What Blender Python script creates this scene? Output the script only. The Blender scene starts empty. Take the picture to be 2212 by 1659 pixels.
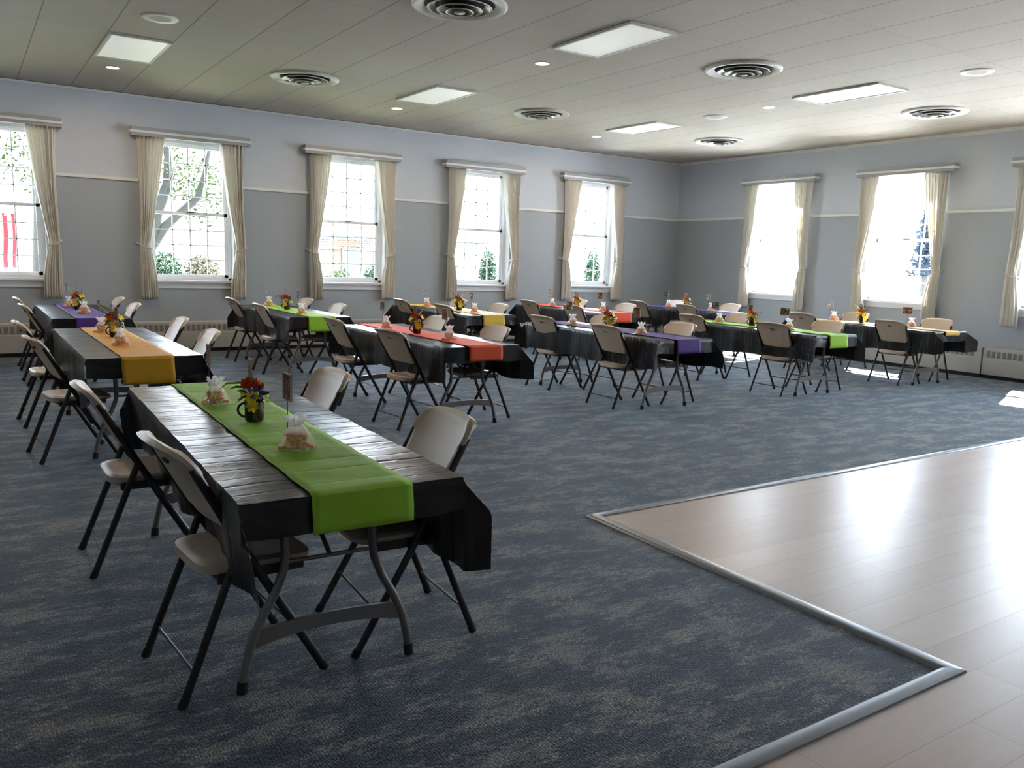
import bpy, math, random
from mathutils import Vector, Matrix
random.seed(7)
sc = bpy.context.scene
COL = sc.collection
PI = math.pi

# ------------------------------------------------------------------ camera
CAM = Vector((-12.58245, -12.87218, 1.48259))
cr, cu, cw = (Vector((0.8351237, -0.5491030, 0.0324710)), Vector((0.0538860, 0.1404165, 0.9886251)),
              Vector((0.5474164, 0.8238745, -0.1468541)))
cd = bpy.data.cameras.new('camera'); cam = bpy.data.objects.new('camera', cd); COL.objects.link(cam)
m = Matrix((cr, cu, -cw)).transposed().to_4x4(); m.translation = CAM
cam.matrix_world = m
cd.sensor_width = 36; cd.lens = 1786.45 / 2212 * 36; cd.clip_start = .05; cd.clip_end = 400
sc.camera = cam

# ------------------------------------------------------------------ view, world, sun
sc.view_settings.view_transform = 'Standard'; sc.view_settings.look = 'None'
sc.view_settings.exposure = 3.1; sc.view_settings.gamma = 1; sc.view_settings.use_curve_mapping = False
sc.cycles.use_denoising = True
sc.cycles.max_bounces = 10; sc.cycles.diffuse_bounces = 6; sc.cycles.glossy_bounces = 4
sc.cycles.transparent_max_bounces = 24; sc.cycles.sample_clamp_indirect = 8
SUN_POWER = 24.0
SKY = 4.2
CAN_W = 2.6
w = bpy.data.worlds.new('sky'); sc.world = w; w.use_nodes = True
nt = w.node_tree; nt.nodes.clear()
bg = nt.nodes.new('ShaderNodeBackground'); out = nt.nodes.new('ShaderNodeOutputWorld')
tc = nt.nodes.new('ShaderNodeTexCoord'); sx = nt.nodes.new('ShaderNodeSeparateXYZ'); rp = nt.nodes.new('ShaderNodeValToRGB')
nt.links.new(tc.outputs['Generated'], sx.inputs[0]); nt.links.new(sx.outputs['Z'], rp.inputs[0])
rp.color_ramp.elements[0].position = 0.0; rp.color_ramp.elements[0].color = (.86, .93, 1, 1)
rp.color_ramp.elements[1].position = 0.8; rp.color_ramp.elements[1].color = (.50, .68, 1, 1)
nt.links.new(rp.outputs[0], bg.inputs[0]); bg.inputs[1].default_value = SKY
nt.links.new(bg.outputs[0], out.inputs[0])
sd = bpy.data.lights.new('sun', 'SUN'); sd.energy = SUN_POWER; sd.angle = math.radians(.8); sd.color = (1, .97, .93)
so = bpy.data.objects.new('sun', sd); COL.objects.link(so)
so.rotation_euler = Vector((-.91, -.34, -1)).to_track_quat('-Z', 'Y').to_euler()
so.location = (12, 6, 14)

H = 3.595            # ceiling height
G = .6096            # ceiling grid module
def gx(i): return (i - 19.463) * G
def gy(j): return (1.9542 * j - 7.6586) * G

# ------------------------------------------------------------------ materials
MATS = {}
def nodes(name):
    m = bpy.data.materials.new(name); m.use_nodes = True
    t = m.node_tree; b = t.nodes['Principled BSDF']
    return m, t, b
def mat(name, col, rough=.5, metal=0., spec=.5, bump=0., bscale=60., var=0., vscale=8., emit=None, estr=0., coat=0., sheen=0.):
    m, t, b = nodes(name)
    b.inputs['Base Color'].default_value = (*col, 1); b.inputs['Roughness'].default_value = rough
    b.inputs['Metallic'].default_value = metal; b.inputs['Specular IOR Level'].default_value = spec
    b.inputs['Coat Weight'].default_value = coat; b.inputs['Sheen Weight'].default_value = sheen
    if emit: b.inputs['Emission Color'].default_value = (*emit, 1); b.inputs['Emission Strength'].default_value = estr
    if var or bump:
        c = t.nodes.new('ShaderNodeTexCoord')
        if var:
            n = t.nodes.new('ShaderNodeTexNoise'); n.inputs['Scale'].default_value = vscale; n.inputs['Detail'].default_value = 4
            t.links.new(c.outputs['Object'], n.inputs['Vector'])
            mx = t.nodes.new('ShaderNodeMix'); mx.data_type = 'RGBA'
            mx.inputs['A'].default_value = (*[x * (1 - var) for x in col], 1); mx.inputs['B'].default_value = (*[min(1, x * (1 + var)) for x in col], 1)
            t.links.new(n.outputs['Fac'], mx.inputs['Factor']); t.links.new(mx.outputs['Result'], b.inputs['Base Color'])
        if bump:
            n = t.nodes.new('ShaderNodeTexNoise'); n.inputs['Scale'].default_value = bscale
            t.links.new(c.outputs['Object'], n.inputs['Vector'])
            bp = t.nodes.new('ShaderNodeBump'); bp.inputs['Strength'].default_value = bump; bp.inputs['Distance'].default_value = .004
            t.links.new(n.outputs['Fac'], bp.inputs['Height']); t.links.new(bp.outputs[0], b.inputs['Normal'])
    MATS[name] = m
    return m
def math_(t, op, a, b=None, c=None):
    n = t.nodes.new('ShaderNodeMath'); n.operation = op
    for k, v in enumerate((a, b, c)):
        if v is None: continue
        if isinstance(v, (int, float)): n.inputs[k].default_value = v
        else: t.links.new(v, n.inputs[k])
    return n.outputs[0]
def mixc(t, f, a, b):
    n = t.nodes.new('ShaderNodeMix'); n.data_type = 'RGBA'
    for key, v in (('Factor', f), ('A', a), ('B', b)):
        if isinstance(v, tuple): n.inputs[key].default_value = (*v, 1) if len(v) == 3 else v
        elif isinstance(v, (int, float)): n.inputs[key].default_value = v
        else: t.links.new(v, n.inputs[key])
    return n.outputs['Result']
def geo_pos(t):
    g = t.nodes.new('ShaderNodeNewGeometry'); s = t.nodes.new('ShaderNodeSeparateXYZ'); t.links.new(g.outputs['Position'], s.inputs[0])
    return g.outputs['Position'], s.outputs
def scaled(t, vec, sc_):
    n = t.nodes.new('ShaderNodeMapping'); n.inputs['Scale'].default_value = sc_; t.links.new(vec, n.inputs['Vector']); return n.outputs[0]
def noise(t, vec, scale, detail=4, rough=.5):
    n = t.nodes.new('ShaderNodeTexNoise'); n.inputs['Scale'].default_value = scale; n.inputs['Detail'].default_value = detail
    n.inputs['Roughness'].default_value = rough; t.links.new(vec, n.inputs['Vector']); return n.outputs['Fac']
def ramp(t, f, stops):
    n = t.nodes.new('ShaderNodeValToRGB'); t.links.new(f, n.inputs[0]); e = n.color_ramp.elements
    while len(e) < len(stops): e.new(.5)
    for k, (p, c) in enumerate(stops): e[k].position = p; e[k].color = (*c, 1)
    return n.outputs[0]
def bump(t, b, h, strength, dist):
    n = t.nodes.new('ShaderNodeBump'); n.inputs['Strength'].default_value = strength; n.inputs['Distance'].default_value = dist
    t.links.new(h, n.inputs['Height']); t.links.new(n.outputs[0], b.inputs['Normal'])

def wall_material():
    m, t, b = nodes('wall paint'); P, s = geo_pos(t)
    f = math_(t, 'GREATER_THAN', s['Z'], 2.44)
    n = noise(t, P, 1.2, 3)
    up = mixc(t, n, (.52, .57, .64), (.535, .585, .655)); lo = mixc(t, n, (.335, .375, .418), (.35, .39, .433))
    t.links.new(mixc(t, f, lo, up), b.inputs['Base Color'])
    wv = math_(t, 'FRACT', math_(t, 'MULTIPLY', math_(t, 'ADD', s['X'], s['Y']), 20.))
    bump(t, b, math_(t, 'ADD', math_(t, 'LESS_THAN', wv, .1), noise(t, P, 250, 2)), .12, .003)
    b.inputs['Roughness'].default_value = .55
    return m
def ceiling_material():
    m, t, b = nodes('ceiling tile'); P, s = geo_pos(t)
    fx = math_(t, 'MODULO', math_(t, 'ADD', math_(t, 'DIVIDE', s['X'], G), 19.463 + 200), 1.0)
    dx = math_(t, 'MINIMUM', fx, math_(t, 'SUBTRACT', 1., fx))
    fy = math_(t, 'MODULO', math_(t, 'DIVIDE', math_(t, 'ADD', math_(t, 'DIVIDE', s['Y'], G), 7.6586 + 1.9542 * 100), 1.9542), 1.0)
    dy = math_(t, 'MINIMUM', fy, math_(t, 'SUBTRACT', 1., fy))
    lx = math_(t, 'LESS_THAN', dx, .0085); ly = math_(t, 'LESS_THAN', dy, .0042)
    tx = math_(t, 'FLOOR', math_(t, 'ADD', math_(t, 'DIVIDE', s['X'], G), 219.463)); ty = math_(t, 'FLOOR', math_(t, 'DIVIDE', math_(t, 'ADD', math_(t, 'DIVIDE', s['Y'], G), 203.08), 1.9542))
    cb = t.nodes.new('ShaderNodeCombineXYZ'); t.links.new(tx, cb.inputs[0]); t.links.new(ty, cb.inputs[1])
    wn = t.nodes.new('ShaderNodeTexWhiteNoise'); wn.noise_dimensions = '2D'; t.links.new(cb.outputs[0], wn.inputs['Vector'])
    base = mixc(t, wn.outputs['Value'], (.42, .385, .33), (.445, .41, .355))
    base = mixc(t, math_(t, 'MULTIPLY', ly, .32), base, (.16, .15, .13))
    base = mixc(t, math_(t, 'MULTIPLY', lx, .68), base, (.08, .075, .065))
    t.links.new(base, b.inputs['Base Color']); b.inputs['Roughness'].default_value = .8
    bump(t, b, noise(t, P, 160, 2), .15, .003)
    return m
def carpet_material():
    m, t, b = nodes('carpet'); P, s = geo_pos(t)
    n1 = noise(t, scaled(t, P, (1.1, 2.5, 1)), 2.5, 7, .66)
    n2 = noise(t, scaled(t, P, (1.6, 3.6, 1)), 9.0, 4, .65)
    n3 = noise(t, scaled(t, P, (1, 2.2, 1)), 55., 2, .8)
    v = math_(t, 'ADD', math_(t, 'MULTIPLY', n1, .56), math_(t, 'ADD', math_(t, 'MULTIPLY', n2, .26), math_(t, 'MULTIPLY', n3, .18)))
    base = ramp(t, v, [(.44, (.008, .015, .026)), (.485, (.019, .030, .045)), (.51, (.050, .057, .067)), (.55, (.155, .142, .126))])
    rib = math_(t, 'FRACT', math_(t, 'MULTIPLY', s['X'], 95.))
    rib = math_(t, 'ABSOLUTE', math_(t, 'SUBTRACT', rib, .5))
    fleck = noise(t, scaled(t, P, (95, 40, 1)), 1.6, 2, .7)
    k = math_(t, 'ADD', math_(t, 'MULTIPLY', rib, .75), math_(t, 'MULTIPLY', math_(t, 'POWER', fleck, 3.2), 8.))
    mu = t.nodes.new('ShaderNodeMix'); mu.data_type = 'RGBA'; mu.blend_type = 'MULTIPLY'; mu.inputs['Factor'].default_value = 1
    t.links.new(base, mu.inputs['A']); t.links.new(k, mu.inputs['B'])
    t.links.new(mu.outputs['Result'], b.inputs['Base Color'])
    b.inputs['Roughness'].default_value = .75; b.inputs['Sheen Weight'].default_value = .4; b.inputs['Sheen Tint'].default_value = (.7, .85, 1, 1); b.inputs['Sheen Roughness'].default_value = .4  # bluish sheen tint stands in for sky reflected off the carpet
    b.inputs['Specular IOR Level'].default_value = .35
    bump(t, b, k, .35, .004)
    return m
def wood_material():
    m, t, b = nodes('dance floor wood'); P, s = geo_pos(t)
    br = t.nodes.new('ShaderNodeTexBrick'); t.links.new(P, br.inputs['Vector'])
    br.offset = .37; br.offset_frequency = 2
    for k, v in (('Scale', 1.), ('Mortar Size', .0022), ('Brick Width', 1.05), ('Row Height', .19), ('Bias', 0.), ('Mortar Smooth', .2)): br.inputs[k].default_value = v
    br.inputs['Color1'].default_value = (.57, .45, .40, 1); br.inputs['Color2'].default_value = (.64, .53, .48, 1); br.inputs['Mortar'].default_value = (.40, .31, .27, 1)
    g = noise(t, scaled(t, P, (1.2, 9, 1)), 2.2, 6, .65)
    c = mixc(t, math_(t, 'MULTIPLY', g, .6), br.outputs['Color'], (.42, .30, .25))
    t.links.new(c, b.inputs['Base Color'])
    rr = math_(t, 'ADD', .29, math_(t, 'MULTIPLY', noise(t, scaled(t, P, (.7, 2, 1)), 2., 3), .10))
    t.links.new(rr, b.inputs['Roughness']); b.inputs['Specular IOR Level'].default_value = 1.0
    bump(t, b, math_(t, 'SUBTRACT', g, br.outputs['Fac']), .08, .002)
    return m
def vinyl_material():
    m, t, b = nodes('black table vinyl')
    c = t.nodes.new('ShaderNodeTexCoord').outputs['Object']
    s = t.nodes.new('ShaderNodeSeparateXYZ'); t.links.new(c, s.inputs[0])
    b.inputs['Base Color'].default_value = (.010, .010, .011, 1); b.inputs['Roughness'].default_value = .33
    b.inputs['Specular IOR Level'].default_value = .36
    # fold creases across the length and loose wrinkles
    wob = math_(t, 'MULTIPLY', noise(t, scaled(t, c, (1.3, 2.5, 1)), 2., 3), .8)
    fr = math_(t, 'FRACT', math_(t, 'ADD', math_(t, 'MULTIPLY', s.outputs['Y'], 9.5), wob))
    cre = math_(t, 'POWER', math_(t, 'ABSOLUTE', math_(t, 'SUBTRACT', math_(t, 'MULTIPLY', fr, 2.), 1.)), 13.)
    n = noise(t, scaled(t, c, (3, 1.6, 3)), 2.2, 4, .5)
    rid = math_(t, 'ABSOLUTE', math_(t, 'SUBTRACT', noise(t, scaled(t, c, (2.2, 4.5, 3)), 3.2, 3, .6), .5))
    h = math_(t, 'ADD', math_(t, 'MULTIPLY', cre, -1.0), math_(t, 'ADD', math_(t, 'MULTIPLY', n, .45), math_(t, 'MULTIPLY', math_(t, 'MINIMUM', rid, .06), -3.2)))
    bump(t, b, h, .32, .009)
    return m
def runner_material(name, col):
    m, t, b = nodes(name); c = t.nodes.new('ShaderNodeTexCoord').outputs['Object']
    s = t.nodes.new('ShaderNodeSeparateXYZ'); t.links.new(c, s.inputs[0])
    n = noise(t, c, 14, 4); b.inputs['Roughness'].default_value = .7; b.inputs['Specular IOR Level'].default_value = .3
    t.links.new(mixc(t, n, tuple(x * .86 for x in col), tuple(min(1, x * 1.1) for x in col)), b.inputs['Base Color'])
    wob = math_(t, 'MULTIPLY', noise(t, c, 3., 2), .25)
    fr = math_(t, 'FRACT', math_(t, 'ADD', math_(t, 'MULTIPLY', s.outputs['Y'], 6.6), wob))
    cre = math_(t, 'POWER', math_(t, 'ABSOLUTE', math_(t, 'SUBTRACT', math_(t, 'MULTIPLY', fr, 2.), 1.)), 12.)
    bump(t, b, math_(t, 'ADD', math_(t, 'MULTIPLY', cre, -.6), math_(t, 'MULTIPLY', n, .3)), .5, .006)
    return m
def glass_material():
    m, t, b = nodes('window glass'); t.nodes.remove(b)
    o = t.nodes['Material Output']; tr = t.nodes.new('ShaderNodeBsdfTransparent'); tr.inputs[0].default_value = (.93, .95, .95, 1)
    gl = t.nodes.new('ShaderNodeBsdfGlossy'); gl.inputs['Roughness'].default_value = .02
    fr = t.nodes.new('ShaderNodeFresnel'); fr.inputs[0].default_value = 1.3
    mx = t.nodes.new('ShaderNodeMixShader'); t.links.new(fr.outputs[0], mx.inputs[0]); t.links.new(tr.outputs[0], mx.inputs[1]); t.links.new(gl.outputs[0], mx.inputs[2])
    t.links.new(mx.outputs[0], o.inputs[0]); return m
def cloth_trans(name, col, trans, alpha=0., bumpy=0.):
    m, t, b = nodes(name); o = t.nodes['Material Output']
    b.inputs['Base Color'].default_value = (*col, 1); b.inputs['Roughness'].default_value = .8; b.inputs['Specular IOR Level'].default_value = .2
    tl = t.nodes.new('ShaderNodeBsdfTranslucent'); tl.inputs[0].default_value = (*col, 1)
    mx = t.nodes.new('ShaderNodeMixShader'); mx.inputs[0].default_value = trans
    t.links.new(b.outputs[0], mx.inputs[1]); t.links.new(tl.outputs[0], mx.inputs[2])
    last = mx.outputs[0]
    if bumpy:
        c = t.nodes.new('ShaderNodeTexCoord').outputs['Object']
        bump(t, b, noise(t, scaled(t, c, (1, 1, .3)), 40, 3), bumpy, .004)
    if alpha:
        tr = t.nodes.new('ShaderNodeBsdfTransparent'); m2 = t.nodes.new('ShaderNodeMixShader'); m2.inputs[0].default_value = alpha
        t.links.new(last, m2.inputs[1]); t.links.new(tr.outputs[0], m2.inputs[2]); last = m2.outputs[0]
    t.links.new(last, o.inputs[0]); return m
def organza_material():
    m, t, b = nodes('white organza'); o = t.nodes['Material Output']; c = t.nodes.new('ShaderNodeTexCoord').outputs['Object']
    s = t.nodes.new('ShaderNodeSeparateXYZ'); t.links.new(c, s.inputs[0])
    b.inputs['Base Color'].default_value = (.9, .88, .89, 1); b.inputs['Roughness'].default_value = .8
    tl = t.nodes.new('ShaderNodeBsdfTranslucent'); tl.inputs[0].default_value = (.9, .88, .89, 1)
    mx = t.nodes.new('ShaderNodeMixShader'); mx.inputs[0].default_value = .4; t.links.new(b.outputs[0], mx.inputs[1]); t.links.new(tl.outputs[0], mx.inputs[2])
    tr = t.nodes.new('ShaderNodeBsdfTransparent'); m2 = t.nodes.new('ShaderNodeMixShader')
    d = t.nodes.new('ShaderNodeMapRange'); d.inputs['From Min'].default_value = .066; d.inputs['From Max'].default_value = .100; d.inputs['To Min'].default_value = .76; d.inputs['To Max'].default_value = .30
    t.links.new(s.outputs['Z'], d.inputs['Value']); t.links.new(d.outputs[0], m2.inputs[0]); t.links.new(mx.outputs[0], m2.inputs[1]); t.links.new(tr.outputs[0], m2.inputs[2])
    t.links.new(m2.outputs[0], o.inputs[0]); return m
def photo_material(name, dark, mid, light, sc_=28):
    m, t, b = nodes(name); c = t.nodes.new('ShaderNodeTexCoord').outputs['Object']
    oi = t.nodes.new('ShaderNodeObjectInfo'); ad = t.nodes.new('ShaderNodeVectorMath'); ad.operation = 'ADD'
    cb = t.nodes.new('ShaderNodeCombineXYZ'); r = math_(t, 'MULTIPLY', oi.outputs['Random'], 40.)
    t.links.new(r, cb.inputs[0]); t.links.new(r, cb.inputs[1]); t.links.new(c, ad.inputs[0]); t.links.new(cb.outputs[0], ad.inputs[1])
    n = noise(t, ad.outputs[0], sc_, 3, .55)
    t.links.new(ramp(t, n, [(.38, dark), (.47, mid), (.53, dark), (.62, light)]), b.inputs['Base Color'])
    b.inputs['Roughness'].default_value = .7; b.inputs['Specular IOR Level'].default_value = .15; return m
def candy_material():
    m, t, b = nodes('candy'); c = t.nodes.new('ShaderNodeTexCoord').outputs['Object']
    v = t.nodes.new('ShaderNodeTexVoronoi'); v.inputs['Scale'].default_value = 75; t.links.new(c, v.inputs['Vector'])
    s = t.nodes.new('ShaderNodeSeparateColor'); t.links.new(v.outputs['Color'], s.inputs[0])
    t.links.new(ramp(t, s.outputs[0], [(.30, (.95, .20, .05)), (.36, (.85, .70, .16)), (.66, (.55, .68, .14)), (.72, (.95, .42, .14))]), b.inputs['Base Color'])
    b.inputs['Roughness'].default_value = .4; return m
def mug_material():
    m, t, b = nodes('mug glaze'); c = t.nodes.new('ShaderNodeTexCoord').outputs['Object']
    s = t.nodes.new('ShaderNodeSeparateXYZ'); t.links.new(c, s.inputs[0])
    n = noise(t, c, 22, 2); sw = math_(t, 'GREATER_THAN', math_(t, 'SINE', math_(t, 'MULTIPLY', n, 42.)), .35)
    side = math_(t, 'MULTIPLY', math_(t, 'GREATER_THAN', s.outputs['X'], .004), math_(t, 'LESS_THAN', math_(t, 'ABSOLUTE', math_(t, 'SUBTRACT', s.outputs['Z'], .047)), .041))
    col = mixc(t, math_(t, 'MULTIPLY', side, 1.), (.008, .008, .009), mixc(t, sw, (.10, .075, .045), (.035, .026, .02)))
    t.links.new(col, b.inputs['Base Color']); b.inputs['Roughness'].default_value = .15; return m
def brick_material():
    m, t, b = nodes('house brick'); P, s = geo_pos(t)
    cb = t.nodes.new('ShaderNodeCombineXYZ'); t.links.new(s['X'], cb.inputs[0]); t.links.new(s['Z'], cb.inputs[1])
    br = t.nodes.new('ShaderNodeTexBrick'); t.links.new(cb.outputs[0], br.inputs['Vector'])
    for k, v in (('Scale', 1.), ('Mortar Size', .008), ('Brick Width', .22), ('Row Height', .075)): br.inputs[k].default_value = v
    br.inputs['Color1'].default_value = (.055, .028, .014, 1); br.inputs['Color2'].default_value = (.075, .045, .025, 1); br.inputs['Mortar'].default_value = (.6, .55, .5, 1)
    t.links.new(br.outputs['Color'], b.inputs['Base Color']); b.inputs['Roughness'].default_value = .9; return m

M = dict(
    wall=wall_material(), ceil=ceiling_material(), carpet=carpet_material(), wood=wood_material(), vinyl=vinyl_material(),
    glass=glass_material(), candy=candy_material(), mug=mug_material(), brick=brick_material(),
    white=mat('white paint', (.72, .73, .72), .45), frame=cloth_trans('white translucent frame', (.80, .81, .82), .16),  # frames made translucent so backlit bars turn white like glare
    pelgrey=mat('pelmet grey paint', (.35, .37, .385), .5), pelwhite=mat('pelmet white band', (.78, .79, .79), .45),
    apron=mat('grey window apron', (.66, .68, .72), .5),
    curtain=cloth_trans('curtain cloth', (.90, .88, .83), .22, bumpy=.15), cord=mat('tieback cord', (.55, .52, .46), .8),
    heater=mat('radiator enamel', (.44, .445, .43), .4), grille=mat('radiator grille slots', (.20, .20, .195), .6), black=mat('plain black', (.012, .012, .014), .5),
    trim=mat('brushed aluminium trim', (.25, .28, .32), .36, metal=.6),
    beige=mat('beige moulded plastic', (.55, .445, .345), .42, bump=.25, bscale=420.),
    tube=mat('dark bronze powder coat', (.026, .020, .021), .32, spec=.5), rubber=mat('black rubber', (.012, .012, .012), .6), slot_shade=mat('dark slot', (.02, .018, .016), .8),
    steel=mat('grey powder coated steel', (.23, .205, .195), .33, metal=.35), rodm=mat('thin steel rod', (.25, .24, .24), .3, metal=.8),
    tabletop=mat('grey plastic table board', (.50, .49, .46), .5),
    organza=organza_material(), organza2=cloth_trans('white organza ruffle', (.92, .90, .91), .35, alpha=.25, bumpy=.4),
    wire=mat('black wire', (.02, .02, .02), .35, metal=.6), chrome=mat('chrome disc', (.75, .75, .75), .12, metal=1.),
    cardedge=mat('card backing board', (.42, .36, .29), .7),
    photoA=photo_material('sepia photo print', (.045, .018, .012), (.24, .10, .06), (.42, .22, .15)),
    photoB=photo_material('grey photo print', (.03, .03, .035), (.16, .15, .16), (.48, .46, .45)),
    photoC=photo_material('colour photo print', (.03, .045, .025), (.20, .12, .07), (.60, .50, .32)),
    photoD=photo_material('blue photo print', (.10, .16, .30), (.55, .60, .66), (.75, .76, .76)),
    photoE=photo_material('red photo print', (.10, .05, .03), (.45, .10, .05), (.45, .38, .30)),
    orange=mat('orange petals', (.95, .13, .012), .5, var=.3, vscale=40), orange2=mat('amber petals', (.85, .28, .02), .5, var=.3, vscale=40),
    yellow=mat('yellow petals', (.85, .62, .01), .5, var=.15, vscale=40), purple=mat('purple petals', (.10, .035, .17), .5, var=.3, vscale=40),
    lime=mat('lime petals', (.42, .60, .10), .5), leaf=mat('green leaves', (.055, .11, .035), .45, var=.4, vscale=30), leafl=mat('pale green leaves', (.20, .30, .08), .45, var=.3, vscale=30),
    diff=mat('troffer diffuser', (.72, .73, .70), .5, emit=(.97, 1., .94), estr=.035), ledon=mat('downlight lens', (1, .9, .75), .5, emit=(1, .80, .55), estr=3.),
    ventm=mat('diffuser metal', (.17, .165, .155), .35, metal=.3), ventl=mat('diffuser cap', (.42, .41, .39), .4), ventd=mat('diffuser throat', (.02, .02, .02), .8), spk=mat('speaker mesh', (.42, .41, .38), .7), spkr=mat('speaker ring', (.60, .60, .56), .5),
    outlet=mat('white plastic plate', (.7, .7, .68), .4),
    ground=mat('pale concrete', (.60, .60, .58), .9, var=.08, vscale=.5), grass=mat('lawn', (.13, .14, .07), .9, var=.3, vscale=2.),
    bark=mat('tree bark', (.013, .0115, .008), .9, var=.35, vscale=9), fol=cloth_trans('sunlit leaves', (.012, .023, .003), .4), fol2=cloth_trans('hedge leaves', (.006, .024, .007), .3), fol3=cloth_trans('dry brush', (.034, .028, .012), .3),
    conifer=cloth_trans('blue conifer needles', (.010, .018, .026), .1),
    slate=mat('dark slate door', (.011, .013, .024), .5), fascia=mat('dark fascia', (.010, .009, .012), .6), roofm=mat('roof shingles', (.22, .20, .19), .9, var=.2), hglass=mat('house window glass', (.02, .022, .026), .3, spec=.2), siding=mat('pale siding', (.62, .61, .58), .8),
    added_eave=mat('added_eave', (.5, .5, .48), .8), red=mat('red cloth stripe', (.30, .012, .02), .8), flagw=mat('white cloth stripe', (.80, .80, .80), .8), canton=mat('blue canton', (.05, .06, .22), .8),
)
RUN = dict(green=runner_material('lime runner cloth', (.30, .57, .035)), gold=runner_material('golden runner cloth', (.64, .33, .018)),
           purple=runner_material('purple runner cloth', (.085, .038, .235)), red=runner_material('orange red runner cloth', (.80, .105, .040)),
           yellow=runner_material('pale yellow runner cloth', (.72, .50, .075)), cream=runner_material('pale gold runner cloth', (.62, .43, .13)))

# ------------------------------------------------------------------ mesh helpers
class MB:
    def __init__(s): s.v = []; s.f = []; s.mi = []; s.cur = 0
    def add(s, vs, fs):
        o = len(s.v); s.v += [tuple(p) for p in vs]; s.f += [tuple(i + o for i in f) for f in fs]; s.mi += [s.cur] * len(fs)
    def box(s, x0, x1, y0, y1, z0, z1):
        s.add([(x0, y0, z0), (x1, y0, z0), (x1, y1, z0), (x0, y1, z0), (x0, y0, z1), (x1, y0, z1), (x1, y1, z1), (x0, y1, z1)],
              [(0, 3, 2, 1), (4, 5, 6, 7), (0, 1, 5, 4), (1, 2, 6, 5), (2, 3, 7, 6), (3, 0, 4, 7)])
    def tube(s, pts, r, n=10, caps=True, flat=1.):
        pts = [Vector(p) for p in pts]; rs = r if isinstance(r, (list, tuple)) else [r] * len(pts)
        vs = []; prev = None
        for i, p in enumerate(pts):
            a = pts[max(i - 1, 0)]; b = pts[min(i + 1, len(pts) - 1)]; d = (b - a).normalized()
            if prev is None:
                up = Vector((0, 0, 1)) if abs(d.z) < .9 else Vector((1, 0, 0)); x = d.cross(up).normalized()
            else: x = (prev - d * prev.dot(d)).normalized()
            prev = x; y = d.cross(x)
            for k in range(n):
                t = 2 * PI * k / n; vs.append(p + x * math.cos(t) * rs[i] + y * math.sin(t) * rs[i] * flat)
        fs = []
        for i in range(len(pts) - 1):
            for k in range(n):
                a = i * n + k; b = i * n + (k + 1) % n; fs.append((a, b, b + n, a + n))
        if caps: fs.append(tuple(range(n))[::-1]); fs.append(tuple((len(pts) - 1) * n + k for k in range(n)))
        s.add(vs, fs)
    def lathe(s, prof, c=(0, 0, 0), n=32, close=False):
        vs = []
        for r, z in prof:
            for k in range(n):
                t = 2 * PI * k / n; vs.append((c[0] + r * math.cos(t), c[1] + r * math.sin(t), c[2] + z))
        fs = []
        for i in range(len(prof) - 1):
            for k in range(n):
                a = i * n + k; b = i * n + (k + 1) % n; fs.append((a, b, b + n, a + n))
        if close: fs.append(tuple(range(n))[::-1]); fs.append(tuple((len(prof) - 1) * n + k for k in range(n)))
        s.add(vs, fs)
    def grid(s, nu, nv, fn):
        vs = [fn(i / nu, j / nv) for j in range(nv + 1) for i in range(nu + 1)]
        fs = [(j * (nu + 1) + i, j * (nu + 1) + i + 1, (j + 1) * (nu + 1) + i + 1, (j + 1) * (nu + 1) + i) for j in range(nv) for i in range(nu)]
        s.add(vs, fs)
    def ball(s, c, r, nu=10, nv=6):
        rr = r if isinstance(r, (tuple, list)) else (r, r, r)
        s.grid(nu, nv, lambda u, v: (c[0] + rr[0] * math.cos(2 * PI * u) * math.sin(PI * v), c[1] + rr[1] * math.sin(2 * PI * u) * math.sin(PI * v), c[2] - rr[2] * math.cos(PI * v)))
    def mesh(s, name, mats, smooth=True, bevel=0):
        me = bpy.data.meshes.new(name); me.from_pydata(s.v, [], s.f)
        for k in (mats if isinstance(mats, list) else [mats]): me.materials.append(k)
        if any(s.mi): me.polygons.foreach_set('material_index', s.mi)
        if smooth:
            me.polygons.foreach_set('use_smooth', [True] * len(me.polygons))
            try: me.set_sharp_from_angle(angle=math.radians(38))
            except Exception: pass
        me.update(); return me
    def build(s, name, mats, parent=None, loc=None, smooth=True, bevel=0, solid=0, sub=0):
        o = bpy.data.objects.new(name, s.mesh(name, mats, smooth)); COL.objects.link(o)
        if parent is not None: o.parent = parent
        if loc is not None: o.location = loc
        if bevel:
            b = o.modifiers.new('bevel', 'BEVEL'); b.width = bevel; b.segments = 2; b.limit_method = 'ANGLE'; b.angle_limit = math.radians(40)
        if solid:
            b = o.modifiers.new('thick', 'SOLIDIFY'); b.thickness = solid; b.offset = 0
        if sub:
            b = o.modifiers.new('sub', 'SUBSURF'); b.levels = sub; b.render_levels = sub
        return o
def empty(name, loc=(0, 0, 0), rz=0.):
    o = bpy.data.objects.new(name, None); COL.objects.link(o); o.location = loc; o.rotation_euler = (0, 0, rz); o.empty_display_size = .1
    return o
def tag(o, label=None, cat=None, group=None, kind=None):
    if label: o['label'] = label
    if cat: o['category'] = cat
    if group: o['group'] = group
    if kind: o['kind'] = kind
    return o
def struct(o, label=None): return tag(o, label, kind='structure')
def copy_tree(o, parent=None):
    c = o.copy(); COL.objects.link(c)
    if parent is not None: c.parent = parent
    for ch in list(o.children): copy_tree(ch, c)
    return c

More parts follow.
